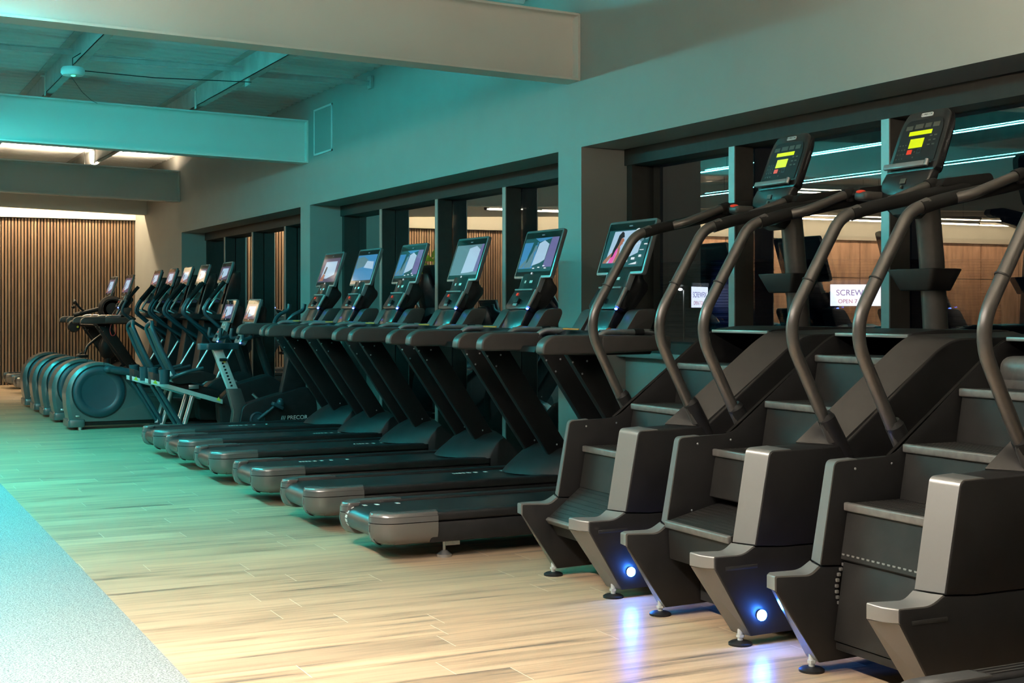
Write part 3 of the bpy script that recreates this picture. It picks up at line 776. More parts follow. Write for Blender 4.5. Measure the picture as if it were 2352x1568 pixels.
# ------------------------------------------------------------------ stair climber
def make_climber(label, phase, bottom, dome, lamp=True):
    X0 = 2.9
    r = thing('stair_climber', label, 'stair climber', (0, 0, 0), 'stair climbers side by side')
    P = lambda x, z: (x - X0, z)
    inner = [P(3.13, .352), P(3.20, .748), P(3.46, .758), P(3.95, 1.135), P(4.03, 1.18), P(4.62, 1.19), P(4.62, .372), P(3.16, .372)]
    outer = [P(3.165, .352), P(3.24, .742), P(3.60, .748), P(4.11, 1.13), P(4.20, 1.165), P(4.62, 1.17), P(4.62, .372), P(3.20, .372)]
    inner[0] = P(3.135, .384); outer[0] = P(3.172, .384); inner[-1] = P(3.30, .374); outer[-1] = P(3.30, .374)
    ri = [0, .02, .05, .12, .08, 0, 0, 0]
    lowi = [P(2.94, .362), P(3.09, .353), P(3.132, .380), P(3.30, .370), P(4.62, .368), P(4.62, .06), P(3.13, .04), P(2.94, .312)]
    lowo = [P(2.985, .355), P(3.115, .352), P(3.168, .380), P(3.30, .370), P(4.62, .368), P(4.62, .06), P(3.15, .04), P(2.985, .312)]
    rl = [0, .03, 0, 0, 0, 0, 0, 0]
    for s in (-1, 1):
        yi, yo = s * .235, s * .335
        m = MB(); m.prism(fillet(inner, ri, 5), yi, yo, .005, 2, pts2=fillet(outer, ri, 5), ang=.5)
        po = obj('side_panel', m, M['panel'], r)
        # metallic rear edging
        m = MB()
        ed = lambda off, yy, src: [(q[0] + off, yy, q[1]) for q in src]
        a = fillet([P(3.136, .388), P(3.2005, .7505), P(3.30, .7545)], [0, .022, 0], 5, closed=False); b = fillet([P(3.173, .388), P(3.2405, .7445), P(3.34, .7475)], [0, .022, 0], 5, closed=False)
        m.loft([[(p[0] - .003, yi * 1.0 + s * .002, p[1] + .001), (q[0] - .003, yo - s * .004, q[1] + .001), (q[0] + .004, yo - s * .004, q[1] - .003), (p[0] + .004, yi + s * .002, p[1] - .003)] for p, q in zip(a, b)])
        obj('rear_edging', m, M['strip'], po)
        m = MB()
        for x_, z_ in ((3.29, .72), (3.46, .73), (3.26, .44), (3.5, .44), (4.0, .95)): m.ball((x_ - X0, yi - s * .001, z_), (.005, .003, .005), n=8)
        obj('screw', m, M['silver'], po)
        m = MB(); m.prism(fillet(lowi, rl, 4), yi, yo, .006, 2, pts2=fillet(lowo, rl, 4), ang=.5)
        lo = obj('base_shroud', m, M['panel'], r)
        # lighter strip paints ceiling light on the sloping top of the side
        a = fillet([P(3.44, .759), P(3.95, 1.135), P(4.03, 1.18), P(4.62, 1.19)], [0, .12, .08, 0], 6, closed=False); b = fillet([P(3.58, .7495), P(4.11, 1.13), P(4.20, 1.165), P(4.62, 1.17)], [0, .12, .08, 0], 6, closed=False)
        m = MB(); m.loft([[(p[0] - .003, yi + s * .003, p[1] + .004), (q[0] - .003, yo - s * .006, q[1] + .004), (q[0] + .004, yo - s * .006, q[1] - .004), (p[0] + .004, yi + s * .003, p[1] - .004)] for p, q in zip(a, b)])
        obj('sheen_strip', m, M['painted_sheen'], po)
        # metallic toe cap
        a = fillet([P(2.938, .312), P(2.938, .363), P(3.09, .3545), P(3.130, .383)], [0, .008, .03, 0], 4, closed=False); b = fillet([P(2.983, .312), P(2.983, .356), P(3.115, .3535), P(3.167, .383)], [0, .008, .03, 0], 4, closed=False)
        m = MB()
        mid = [((p[0] * .55 + q[0] * .45) - .010 * (1 if p[0] < .06 else 0), (p[1] + q[1]) / 2) for p, q in zip(a, b)]
        m.loft([[(p[0] - .003, yi + s * .001, p[1] + .002), (c_[0] - .003, yi * .4 + yo * .6, c_[1] + .002), (q[0] - .003, yo - s * .003, q[1] + .002), (q[0] + .005, yo - s * .003, q[1] - .004), (p[0] + .005, yi + s * .001, p[1] - .004)] for p, q, c_ in zip(a, b, mid)])
        obj('toe_cap', m, M['strip'], lo)
        m = MB(); m.box(.13, .28, min(s * .33, s * .337), max(s * .33, s * .337), .300, .316, .003); obj('grip_slot', m, M['blackgap'], lo)
        # lower sloping edge
        m = MB()
        m.loft([[(x_ - .002, yi + s * .003, z_), (x2 - .002, yo - s * .004, z_), (x2 + .004, yo - s * .004, z_ + .002), (x_ + .004, yi + s * .003, z_ + .002)] for x_, x2, z_ in ((.040, .085, .31), (.229, .249, .044))])
        obj('toe_edging', m, M['cap'], lo)
        for fx in (.235, 1.55):
            m = MB(); m.cyl((fx, s * .285, .012), (fx, s * .285, .07), .011, n=12); m.cyl((fx, s * .285, .03), (fx, s * .285, .04), .017, n=6)
            fo = obj('levelling_foot', m, M['alu'], r)
            m = MB(); m.lathe([(.046, 0), (.046, .008), (.036, .014), (.014, .018)], (fx, s * .285, 0), n=24)
            obj('foot_pad', m, M['plastic'], fo)
        # handrail
        y = s * .305
        R = lambda x, z: (x - X0, y, z)
        m = MB(); m.tube([R(3.57, .77), R(3.335, 1.215), R(3.605, 1.655), R(3.70, 1.69)], .0245, n=18, rad=.13, seg=8)
        ho = obj('handrail', m, M['tube'], r)
        m = MB(); m.tube([R(3.632, .70), R(3.535, .86)], .036, n=20); m.tube([R(3.535, .86), R(3.525, .877)], [.036, .027], n=20)
        obj('rail_socket', m, M['panel'], ho)
        m = MB(); m.tube([R(3.444, 1.40), R(3.447, 1.405)], .0255, n=18); obj('rail_joint', m, M['plastic'], ho)
        m = MB(); m.tube([R(3.66, 1.672), R(3.76, 1.702), R(4.26, 1.805), (4.34 - X0, y * .93, 1.815)], .0275, n=16, rad=.06)
        obj('foam_grip', m, M['foam'], ho)
        # inner pulse grip
        y2 = s * .262
        m = MB(); m.tube([(3.83 - X0, y2 + s * .03, 1.715), (3.88 - X0, y2, 1.728), (4.10 - X0, y2, 1.806)], .021, n=14, rad=.03)
        go = obj('pulse_grip', m, M['tube'], r)
        m = MB(); m.tube([(4.10 - X0, y2, 1.806), (4.135 - X0, y2, 1.818), (4.15 - X0, y2 + s * .01, 1.79)], .025, n=14, rad=.02); m.ball((4.135 - X0, y2, 1.815), .027)
        obj('grip_end', m, M['foam'], go)
        # forearm pad
        m = MB(); m.prism(fillet([(4.12 - X0, 1.80), (4.14 - X0, 1.835), (4.40 - X0, 1.87), (4.42 - X0, 1.84), (4.38 - X0, 1.82)], .015, 3), min(s * .20, s * .325), max(s * .20, s * .325), .015, 3)
        obj('forearm_pad', m, M['foam'], r)
    # blue lamp on the outer face
    if lamp:
        m = MB(); m.cyl((.29, -.332, .12), (.29, -.345, .12), .02, n=16)
        lo = obj('lamp_housing', m, M['plastic'], r)
        obj('lamp_bulb', MB().ball((.29, -.348, .12), (.021, .014, .021)), M['lampled'], lo)
    # steps
    def step(x, z, tilt, depth=.275, rise=.20):
        mt = Matrix.Translation((x - X0, 0, z)) @ Matrix.Rotation(-tilt, 4, 'Y')
        m = MB()
        m.box(0, depth, -.226, .226, -.03, 0, .006, 2, mat=mt)
        for k in range(9): m.box(.03 + .026 * k, .038 + .026 * k, -.21, .21, -.001, .0015, mat=mt)
        mt2 = mt @ Matrix.Rotation(math.radians(10), 4, 'Y')
        m.box(.012, .028, -.224, .224, -rise, -.02, .004, 1, mat=mt2 @ Matrix.Rotation(0, 4, 'Y'))
        so = obj('step', m, M['step'], r)
        n = MB(); n.box(-.006, .016, -.227, .227, -.028, .003, .006, 3, mat=mt)
        obj('nosing', n, M['nosing'], so)
    for k in range(0, 3):
        step(3.235 + .273 * (k + phase), .602 + .196 * (k + phase), 0)
    if bottom == 'tilted': step(3.065, .285, math.radians(38), .30, .10)
    elif bottom == 'flat': step(3.12, .405, math.radians(13), .30, .16)
    else:
        # step hanging over the lower sprocket with its drive chain showing
        m = MB(); m.box(0, .02, -.222, .222, -.31, -.02, .005, mat=Matrix.Translation((3.23 - X0, 0, .425)) @ Matrix.Rotation(math.radians(9), 4, 'Y'))
        m.box(0, .25, -.222, .222, -.03, 0, .006, mat=Matrix.Translation((3.19 - X0, 0, .115)))
        so = obj('step', m, M['step'], r)
        m = MB()
        for k in range(17): m.box(.0, .012, -.205 + .026 * k - .008, -.205 + .026 * k + .008, -.006, .006, .002, mat=Matrix.Translation((3.215 - X0, 0, .42)))
        for k in range(14):
            a = math.radians(95 + 9 * k)
            m.box(-.006, .006, .222, .232, -.006, .006, .002, mat=Matrix.Translation((3.33 - X0 + .13 * math.cos(a), 0, .30 + .13 * math.sin(a))))
        obj('drive_chain', m, M['strip'], r)
    if dome:
        m = MB(); m.box(3.955 - X0, 4.2 - X0, -.225, .222, .998, 1.115, .045, 5); m.box(3.958 - X0, 4.2 - X0, -.222, .22, .98, 1.03, .004)
        obj('turning_step', m, M['nosing'], r)
    # inner dark body below the steps and top cover
    m = MB()
    m.prism([(.40, .06), (.40, .25), (1.20, 1.0), (1.36, 1.06), (1.70, 1.06), (1.70, .06)], -.228, .228)
    obj('drive_housing', m, M['blackgap'], r)
    m = MB()
    m.prism(fillet([(1.13, 1.172), (1.15, 1.19), (1.30, 1.205), (1.70, 1.20), (1.72, 1.17), (1.72, .9), (1.66, .9), (1.66, 1.165)], [.004, .01, .05, .03, 0, 0, 0, 0], 3), -.233, .233, .004)
    tc = obj('top_cover', m, M['panel'], r)
    m = MB(); m.box(1.122, 1.134, -.232, .232, 1.170, 1.186, .003)
    obj('cover_edge', m, M['strip'], tc)
    # column, bottle tray
    cx_, = (1.46,)
    m = MB(); m.tube([(1.50, 0, 1.17), (1.475, 0, 1.50), (1.44, 0, 1.82)], .055, n=26)
    obj('column', m, M['tube'], r)
    m = MB()
    top = fillet([(1.34, -.15), (1.50, -.15), (1.56, -.10), (1.56, .10), (1.50, .15), (1.34, .15)], .025, 3)
    bot = [(1.45 + (x_ - 1.45) * .72, y_ * .62) for x_, y_ in top]
    m.plan(bot, 1.372, 1.468, .006, pts2=top, ang=.7)
    bt = obj('bottle_tray', m, M['panel'], r)
    m = MB()
    for yy in (-.085, .085): m.cyl((1.40, yy, 1.462), (1.40, yy, 1.470), .036, n=20)
    obj('cup_recess', m, M['blackgap'], bt)
    # cross bar with control pod
    m = MB(); m.tube([(1.40, -.29, 1.812), (1.36, -.15, 1.79), (1.36, .15, 1.79), (1.40, .29, 1.812)], .024, n=14, rad=.06)
    cb = obj('cross_bar', m, M['foam'], r)
    m = MB(); m.box(1.20, 1.34, .12, .20, 1.775, 1.815, .015, 3)
    obj('control_pod', m, M['arm'], cb)
    m = MB(); m.ball((1.215, .165, 1.815), (.022, .022, .008)); obj('red_button', m, M['red'], cb)
    # console: tilted keypad face over a moulded body
    tl = math.radians(22); up = Vector((math.sin(tl), 0, math.cos(tl))); nr = Vector((-math.cos(tl), 0, math.sin(tl)))
    O = Vector((1.352, 0, 1.905))
    Q = lambda a_, b_, o_=0.0: tuple(O + Vector((0, -a_, 0)) + up * b_ + nr * o_)
    m = MB()
    ring = fillet([(-.155, -.01), (.155, -.01), (.150, .22), (.125, .29), (-.125, .29), (-.150, .22)], [.02, .02, .06, .05, .05, .06], 5)
    m.loft([[Q(a_ * .94, b_, -.05) for a_, b_ in ring], [Q(a_, b_, -.03) for a_, b_ in ring], [Q(a_, b_, 0) for a_, b_ in ring]], .006, ang=.8)
    co = obj('console', m, M['gloss'], r)
    m = MB(); ring = fillet([(-.128, .035), (.128, .035), (.125, .20), (.105, .245), (-.105, .245), (-.125, .20)], [.01, .01, .04, .03, .03, .04], 4)
    m.loft([[Q(a_, b_, .0005) for a_, b_ in ring], [Q(a_, b_, .003) for a_, b_ in ring]])
    obj('keypad', m, M['plastic'], co)
    def patch(n_, rect, mt_, o_=.0035):
        mm = MB()
        for u0, v0, u1, v1 in rect: mm.loft([[Q(u0, v0, k), Q(u1, v0, k), Q(u1, v1, k), Q(u0, v1, k)] for k in (o_ - .002, o_ + .001)])
        return obj(n_, mm, mt_, co)
    patch('lit_display', [(-.075, .168, .065, .188), (-.055, .105, .030, .150)], M['lcd'])
    patch('unlit_display', [(-.105, .198, -.065, .218), (-.05, .200, .0, .222), (.012, .200, .05, .222), (.062, .200, .10, .222)], M['lcdoff'])
    patch('stop_key', [(-.055, .075, -.025, .097)], M['red'])
    kk = [(-.115 + .018 * i, .055 + .022 * j, -.107 + .018 * i, .060 + .022 * j) for i in range(3) for j in range(4)] + [(.06 + .028 * i, .11 + .022 * j, .076 + .028 * i, .116 + .022 * j) for i in range(2) for j in range(3)] + [(-.01, .082, -.004, .088), (-.012, .055, -.006, .062)]
    patch('key_print', kk, M['lcdoff'])
    patch('go_key', [(.006, .076, .032, .079), (.006, .096, .032, .099), (.006, .076, .009, .099), (.029, .076, .032, .099)], M['shell'])
    m = MB(); ring = fillet([(-.035, .258), (.035, .258), (.035, .276), (-.035, .276)], .006, 3); m.loft([[Q(a_, b_, k) for a_, b_ in ring] for k in (0, .004)])
    bd = obj('badge', m, M['whiteplastic'], co)
    text_obj('badge_text', '/// PRECOR', .014, M['plastic'], co, basis(Q(0, .267, .0045), (0, -1, 0), up), .0003)
    m = MB(); m.loft([[Q(-.15, .0, .012), Q(.105, .0, .012), Q(.105, .028, .012), Q(-.15, .028, .012)], [Q(-.15, .0, .03), Q(.105, .0, .03), Q(.105, .024, .03), Q(-.15, .024, .03)]], .004)
    obj('book_ledge', m, M['neckface'], co)
    m = MB(); m.tube([Q(.112, .0, .02), Q(.112, .03, .02)], .010, n=12); obj('ledge_end', m, M['silver'], co)
    m = MB(); rings = []
    for b_, w_, o_, th in ((-.012, .150, .006, .05), (-.06, .150, .016, .06), (-.12, .142, .010, .07), (-.17, .115, -.01, .07), (-.20, .07, -.03, .06)):
        rr = fillet([(-w_, o_), (w_, o_), (w_ * .95, o_ - th), (-w_ * .95, o_ - th)], .015, 3)
        rings.append([Q(a_, b_, c_) for a_, c_ in rr])
    m.loft(rings); obj('console_body', m, M['gloss'], co)
    patch('tap_mark', [(-.02, -.075, .012, -.052), (-.01, -.10, .0, -.085)], M['lcdoff'], .019)
    return r

CL = [('stair climber beside the treadmills, bottom step tilted down', .12, 'tilted', False, 5.59),
      ('middle stair climber of the three, blue lamp on its side, bottom step level', .47, 'flat', False, 4.63),
      ('stair climber with the drive chain showing under its steps, cut by the frame edge', 0.0, 'hanging', True, 3.63)]
for lb, ph, bo, dm, yc in CL:
    t = make_climber(lb, ph, bo, dm, not dm); t.location = (2.9, yc, 0)

# ------------------------------------------------------------------ elliptical trainer
def make_elliptical(label):
    r = thing('elliptical_trainer', label, 'elliptical', (0, 0, 0), 'elliptical trainers in a row')
    out = [(-.06, .115), (-.085, .25), (-.095, .41), (-.05, .545), (.03, .64), (.13, .695), (.24, .716), (.36, .70), (.47, .635), (.56, .52), (.66, .40), (.80, .32), (1.7, .26), (1.7, .085), (-.06, .085)]
    o = fillet(out, [.01, .05, .06, .06, .06, .06, .06, .06, .06, .06, .06, .06, 0, 0, .01], 3)
    inn = [(x + (.035 if x < .1 else 0) - (0.0 if x < .3 else .02 if x < 1 else 0), z - (.035 if z > .3 else 0)) for x, z in o]
    m = MB()
    for s in (-1, 1):
        m.loft([[(p[0], s * .10, p[1]) for p in o], [(p[0], s * .135, p[1]) for p in o], [(p[0], s * .165, p[1]) for p in inn]])
    m.loft([[(p[0], -.10, p[1]) for p in o], [(p[0], .10, p[1]) for p in o]])
    so = obj('drum_shell', m, M['cap'], r)
    for s in (-1, 1):
        m = MB(); m.lathe([(.285, .0), (.285, .004), (.272, .004), (.268, .0)], (.246, s * .166, .40), 'y', 40)
        obj('disc_gap', m, M['blackgap'], so)
        m = MB(); pr = [(.268, .0), (.268, .008), (.255, .016), (.20, .018), (.19, .012), (.18, .010), (.01, .012)]
        m.lathe([(a, b * s) for a, b in pr], (.246, s * .164, .40), 'y', 44)
        obj('disc_cover', m, M['shell'], r)
        # crank knuckle and pedal arm
        ph = .0 if s < 0 else .12
        m = MB(); m.tube([(.32, s * .215, .64 - ph), (.46, s * .215, .62 - ph), (.95, s * .215, .50 - ph * .5), (1.45, s * .215, .40)], [.035, .045, .03, .03], n=14); m.ball((.33, s * .215, .64 - ph), (.05, .04, .042))
        obj('pedal_arm', m, M['shell'], r)
        m = MB(); m.box(.78, 1.16, s * .29 - .09, s * .29 + .09, .0, .03, .01, mat=Matrix.Translation((0, 0, .66 - ph * .6)) @ Matrix.Rotation(math.radians(12), 4, 'Y'))
        m.box(.80, .95, s * .215, s * .29, .60 - ph * .6, .64 - ph * .6) if False else None
        obj('pedal', m, M['plastic'], r)
        # moving handlebar
        y = s * .27; dx = -.05 * s
        m = MB(); m.tube([(1.50 + dx, y, 1.56), (1.33 + dx, y, 1.36), (1.28 + dx, y, 1.24), (1.44 + dx, y, 1.10), (1.66, y, .93), (1.70, y, .85)], .02, n=12, rad=.09, seg=5)
        ho = obj('moving_handlebar', m, M['shell'], r)
        m = MB(); m.tube([(1.515 + dx, y, 1.578), (1.36 + dx, y, 1.395)], .024, n=12); obj('hand_grip', m, M['foam'], ho)
        m = MB(); m.tube([(1.70, y, .90), (1.62 + .2 * s * .5, y, .60), (1.45, y * .9, .42)], .014, n=10); obj('drive_rod', m, M['silver'], r)
        m = MB(); m.tube([(1.70, s * .30, .93), (1.70, s * .16, .93)], .045, n=16); obj('pivot', m, M['plastic'], r)
        # fixed pulse grips
        m = MB(); m.tube([(1.52, s * .07, 1.23), (1.42, s * .14, 1.27), (1.50, s * .15, 1.40), (1.56, s * .12, 1.38)], .014, n=10, rad=.04); obj('pulse_grip', m, M['silver'], r)
    # rear foot bar
    m = MB(); m.plan(fillet([(-.075, -.19), (.10, -.19), (.10, .19), (-.075, .19)], .03, 3), .028, .112, .01); obj('foot_bar', m, M['cap'], r)
    m = MB()
    for yy in (-.16, .16): m.cyl((.05, yy, 0), (.05, yy, .03), .022, n=14)
    obj('rubber_foot', m, M['silver'], r)
    m = MB(); m.box(.0, .045, -.18, -.164, .135, .155, .004); obj('shell_mark', m, M['silver'], r)
    # front: ramp housing, mast, front foot
    m = MB(); m.box(.1, 2.05, -.12, .12, .04, .12, .01); m.box(1.75, 1.95, -.28, .28, .0, .06, .01); obj('base_frame', m, M['plastic'], r)
    m = MB(); m.prism(fillet([(1.45, .10), (1.55, .60), (1.62, 1.0), (1.64, 1.30), (1.78, 1.30), (1.86, .9), (2.0, .10)], .05, 3), -.13, .13, .03, 3); obj('mast', m, M['plastic'], r)
    m = MB(); m.prism([(1.42, 1.17), (1.5, 1.22), (1.72, 1.22), (1.7, 1.13)], -.26, .26, .012); obj('console_tray', m, M['plastic'], r)
    m = MB(); m.prism(fillet([(1.56, 1.20), (1.64, 1.50), (1.70, 1.70), (1.80, 1.70), (1.80, 1.5), (1.74, 1.2)], .03, 3), -.10, .10, .015); obj('console_mast', m, M['gloss'], r)
    console(r, 1.60, 1.565, .42, .255, math.radians(18), 4, kw=.135, kh=.13, nh=.085, small=True)
    return r
e0 = make_elliptical('elliptical trainer next to the recumbent bikes, its round drum cover fully in view')
e0.location = (2.30, 15.20, 0)
for y, lb in ((16.25, 'second elliptical trainer from the recumbent bikes, pale ceiling mirrored in its screen'),
              (17.10, 'middle elliptical trainer of the five in the row'),
              (17.95, 'second elliptical trainer from the slatted wall treadmills'),
              (18.88, 'elliptical trainer last in its row, next to the slatted wall treadmills')):
    dup(e0, (2.30, y, 0), lb)

# ------------------------------------------------------------------ exercise bikes
def bike_console(r, ox, oz, variant):
    console(r, ox, oz, .44, .26, math.radians(17), variant, kw=.13, kh=.14, nh=.085, small=True)

def make_recumbent(label):
    r = thing('recumbent_bike', label, 'exercise bike', (0, 0, 0), 'recumbent exercise bikes')     # origin at X=2.7
    # seat back loop, mesh, seat, arm grips
    m = MB()
    m.tube([(.34, -.17, .60), (.20, -.175, .86), (.10, -.15, 1.10), (.13, -.06, 1.15), (.13, .06, 1.15), (.10, .15, 1.10), (.20, .175, .86), (.34, .17, .60)], .020, n=12, rad=.12, seg=6)
    so = obj('seat_back', m, M['shell'], r)
    m = MB(); m.loft([[(.33, -.15, .62), (.33, .15, .62), (.35, .15, .62), (.35, -.15, .62)], [(.21, -.155, .86), (.21, .155, .86), (.23, .155, .86), (.23, -.155, .86)], [(.115, -.13, 1.09), (.115, .13, 1.09), (.135, .13, 1.09), (.135, -.13, 1.09)]])
    obj('back_mesh', m, M['grille'], so)
    m = MB(); m.box(-.04, .04, -.06, .06, .0, .10, .008, mat=Matrix.Translation((.30, -.10, .56)) @ Matrix.Rotation(.25, 4, 'Y')); obj('seat_bracket', m, M['alu'], so)
    m = MB(); m.prism(fillet([(.28, .58), (.32, .64), (.62, .66), (.74, .62), (.70, .57), (.34, .54)], .03, 3), -.20, .20, .03, 3); obj('seat', m, M['plastic'], r)
    # sliding rail
    m = MB(); m.prism([(.10, .545), (.10, .59), (.80, .375), (.80, .33)], -.17, -.12, .003); m.prism([(.10, .545), (.10, .59), (.80, .375), (.80, .33)], .12, .17, .003)
    ro = obj('seat_rail', m, M['alu'], r)
    m = MB(); m.prism([(.12, .54), (.12, .66), (.78, .46), (.78, .34)], -.118, .118, .01); obj('rail_cover', m, M['plastic'], r)
    for xx, zz in ((.11, .585), (.735, .40)):
        m = MB(); m.face([(xx, -.1715, zz - .028), (xx + .045, -.1715, zz - .043), (xx + .024, -.1715, zz + .004)])
        obj('warning_sticker', m, M['yellow'], ro)
    m = MB(); m.box(.46, .56, -.1725, -.1705, .49, .53, .002); obj('rail_plate', m, M['silver'], ro)
    for yy in (-.27, .27):
        m = MB(); m.lathe([(.045, 0), (.055, .14), (.048, .14), (.04, .02)], (.20, yy, .55), n=20); obj('cup_holder', m, M['shell'], r)
        m = MB(); m.tube([(.26, yy * .8, .60), (.40, yy, .66), (.58, yy, .70)], .016, n=10, rad=.05); obj('side_handle', m, M['shell'], r)
    # legs
    for yy in (-.13, .13):
        m = MB(); m.tube([(.16, yy, .52), (.44, yy, .05)], .022, n=12); obj('rear_strut', m, M['shell'], r)
        m = MB(); m.tube([(.52, yy, .46), (.40, yy, .05)], .025, n=14); obj('support_post', m, M['silver'], r)
    m = MB(); m.box(.36, .46, -.30, .30, .0, .06, .01); m.box(.36, 1.5, -.05, .05, .02, .09, .01); m.box(1.35, 1.48, -.28, .28, 0, .06, .01); obj('base_frame', m, M['plastic'], r)
    # front drive housing, crank, mast
    m = MB(); m.prism(fillet([(.80, .10), (.78, .36), (.95, .52), (1.30, .62), (1.50, .46), (1.52, .10)], .06, 4), -.09, .09, .02, 3); obj('drive_housing', m, M['plastic'], r)
    for s in (-1, 1):
        m = MB(); m.tube([(1.12, s * .11, .42), (1.12 - .12 * s, s * .12, .42 + .12 * s)], .014, n=8); ko = obj('crank', m, M['silver'], r)
        m = MB(); m.box(-.05, .05, -.045, .045, -.02, .02, .008, mat=Matrix.Translation((1.12 - .12 * s, s * .18, .42 + .12 * s)) @ Matrix.Rotation(.6, 4, 'Y')); obj('pedal', m, M['shell'], ko)
    m = MB(); m.tube([(1.36, 0, .50), (1.24, 0, .85), (1.16, 0, 1.10)], .04, n=14); obj('mast', m, M['plastic'], r)
    for s in (-1, 1):
        m = MB(); m.tube([(1.12, s * .05, 1.0), (1.08, s * .22, .99), (.98, s * .235, .97), (1.0, s * .235, 1.08)], .018, n=10, rad=.05); obj('hand_grip', m, M['shell'], r)
    m = MB(); m.prism(fillet([(1.12, .98), (1.16, 1.20), (1.22, 1.32), (1.28, 1.30), (1.26, 1.0)], .03, 3), -.09, .09, .015); obj('console_mast', m, M['gloss'], r)
    bike_console(r, 1.10, 1.135, 4)
    return r
b0 = make_recumbent('recumbent bike beside the upright bike, silver seat rail sloping in front')
b0.location = (2.70, 13.75, 0)
dup(b0, (2.66, 14.50, 0), 'recumbent bike between its twin and the elliptical trainers')

def make_upright():
    r = thing('upright_bike', 'upright exercise bike with pale seat post next to the treadmill row', 'exercise bike', (3.1, 12.98, 0))
    m = MB(); m.plan(fillet([(.08, -.10), (.02, -.06), (.0, 0), (.02, .06), (.08, .10), (.20, .08), (.30, .03), (.40, .02), (.40, -.02), (.30, -.03), (.20, -.08)], .02, 3), .895, .955, .022, 3, ang=.5)
    obj('saddle', m, M['shell'], r)
    m = MB(); m.loft([[(.14 + .16 * t_ + dx, yy, .90 - .41 * t_) for dx, yy in ((0, -.035), (.095, -.035), (.095, .035), (0, .035))] for t_ in (0, 1)], .006)
    po = obj('seat_post', m, M['alu'], r)
    m = MB()
    for k in range(9):
        t_ = .25 + .075 * k; m.box(.14 + .16 * t_ + .035, .14 + .16 * t_ + .055, -.0365, -.034, .90 - .41 * t_ - .012, .90 - .41 * t_ + .006)
    obj('height_scale', m, M['plastic'], po)
    m = MB(); m.tube([(.20, -.06, .80), (.27, -.06, .80)], .014, n=8); obj('height_lever', m, M['plastic'], po)
    m = MB(); m.face([(.235, -.0368, .775), (.265, -.0368, .770), (.252, -.0368, .80)]); obj('warning_sticker', m, M['yellow'], po)
    m = MB(); m.loft([[(.28 + dx, yy, .52) for dx, yy in ((0, -.045), (.13, -.045), (.13, .045), (0, .045))], [(.34 + dx, yy, .30) for dx, yy in ((0, -.05), (.14, -.05), (.14, .05), (0, .05))], [(.30 + dx, yy, .02) for dx, yy in ((0, -.055), (.2, -.055), (.2, .055), (0, .055))]], .008)
    obj('post_sleeve', m, M['arm'], r)
    m = MB(); m.prism(fillet([(.36, .06), (.42, .36), (.62, .42), (1.05, .53), (1.14, .46), (1.17, .30), (1.14, .06)], [.02, .05, .05, .08, .05, .05, .02], 4), -.075, .075, .015, 3)
    bo = obj('drive_housing', m, M['plastic'], r)
    text_obj('maker_text', '/// PRECOR', .055, M['white'], bo, basis((.93, -.0765, .225), (1, 0, 0), (0, 0, 1)), .001)
    m = MB(); m.lathe([(.075, 0), (.075, -.012), (.06, -.016), (.055, -.008), (.02, -.008)], (.56, -.075, .22), 'y', 30); obj('crank_ring', m, M['shell'], r)
    for s in (-1, 1):
        m = MB(); m.tube([(.56, s * .10, .22), (.56 - .17 * s * 1.0, s * .11, .22 - .13 * s)], .015, n=10); ko = obj('crank', m, M['shell'], r)
        px_, pz_ = .56 - .17 * s, .22 - .13 * s
        m = MB(); m.box(-.055, .055, -.05, .05, -.015, .02, .01, mat=Matrix.Translation((px_, s * .17, pz_)) @ Matrix.Rotation(.5, 4, 'Y')); m.ball((px_ + .03, s * .17, pz_ + .03), (.035, .04, .045)); obj('pedal', m, M['shell'], ko)
    m = MB(); m.box(.26, .52, -.26, .26, .0, .05, .01); m.box(1.02, 1.12, -.26, .26, 0, .06, .01); obj('base_foot', m, M['cap'], r)
    m = MB(); m.prism(fillet([(.80, .44), (.88, .80), (.86, 1.10), (.96, 1.12), (1.04, .8), (1.06, .46)], .04, 3), -.05, .05, .015); obj('mast', m, M['plastic'], r)
    m = MB()
    for s in (-1, 1): m.tube([(.88, s * .02, 1.08), (.80, s * .20, 1.13), (.86, s * .24, 1.22), (.97, s * .24, 1.27), (.98, s * .24, 1.33)], .02, n=10, rad=.05)
    obj('handlebar', m, M['shell'], r)
    m = MB(); m.box(.74, .86, -.12, .12, 1.04, 1.11, .02, 3); obj('console_base', m, M['plastic'], r)
    return r
make_upright()

# dark rowing machine leaning by the slatted wall
r = thing('rowing_machine', 'black rowing machine with round fan cage behind the slatted wall treadmills', 'rowing machine', (3.0, 22.5, 0))
m = MB(); m.tube([(.42, 0, 1.17), (.85, 0, 1.28), (1.05, 0, 1.30)], .035, n=12); obj('boom', m, M['plastic'], r)
m = MB(); m.lathe([(.05, -.09), (.17, -.085), (.21, -.05), (.21, .05), (.17, .085), (.05, .09)], (1.0, 0, 1.27), 'y', 30); fo = obj('fan_cage', m, M['plastic'], r)
m = MB(); m.lathe([(.14, 0), (.146, -.006), (.152, 0)], (1.0, -.088, 1.27), 'y', 30)
obj('cage_ring', m, M['gloss'], fo)
m = MB(); m.tube([(.60, 0, 1.21), (.50, 0, 1.30), (.43, 0, 1.40)], .018, n=10); m.ball((.43, 0, 1.38), (.03, .08, .04)); m.ball((.41, 0, 1.30), (.03, .04, .025)); obj('handle', m, M['plastic'], r)
m = MB(); m.tube([(.95, 0, .92), (.80, 0, .83), (.62, 0, .68), (.58, 0, .55)], .022, n=12, rad=.08); obj('curved_bar', m, M['gloss'], r)
m = MB(); m.box(.46, .62, -.10, .10, .50, .55, .015, 3); m.tube([(.46, 0, .53), (.55, 0, .58), (.54, 0, .63)], .012, n=8); obj('foot_plate', m, M['plastic'], r)
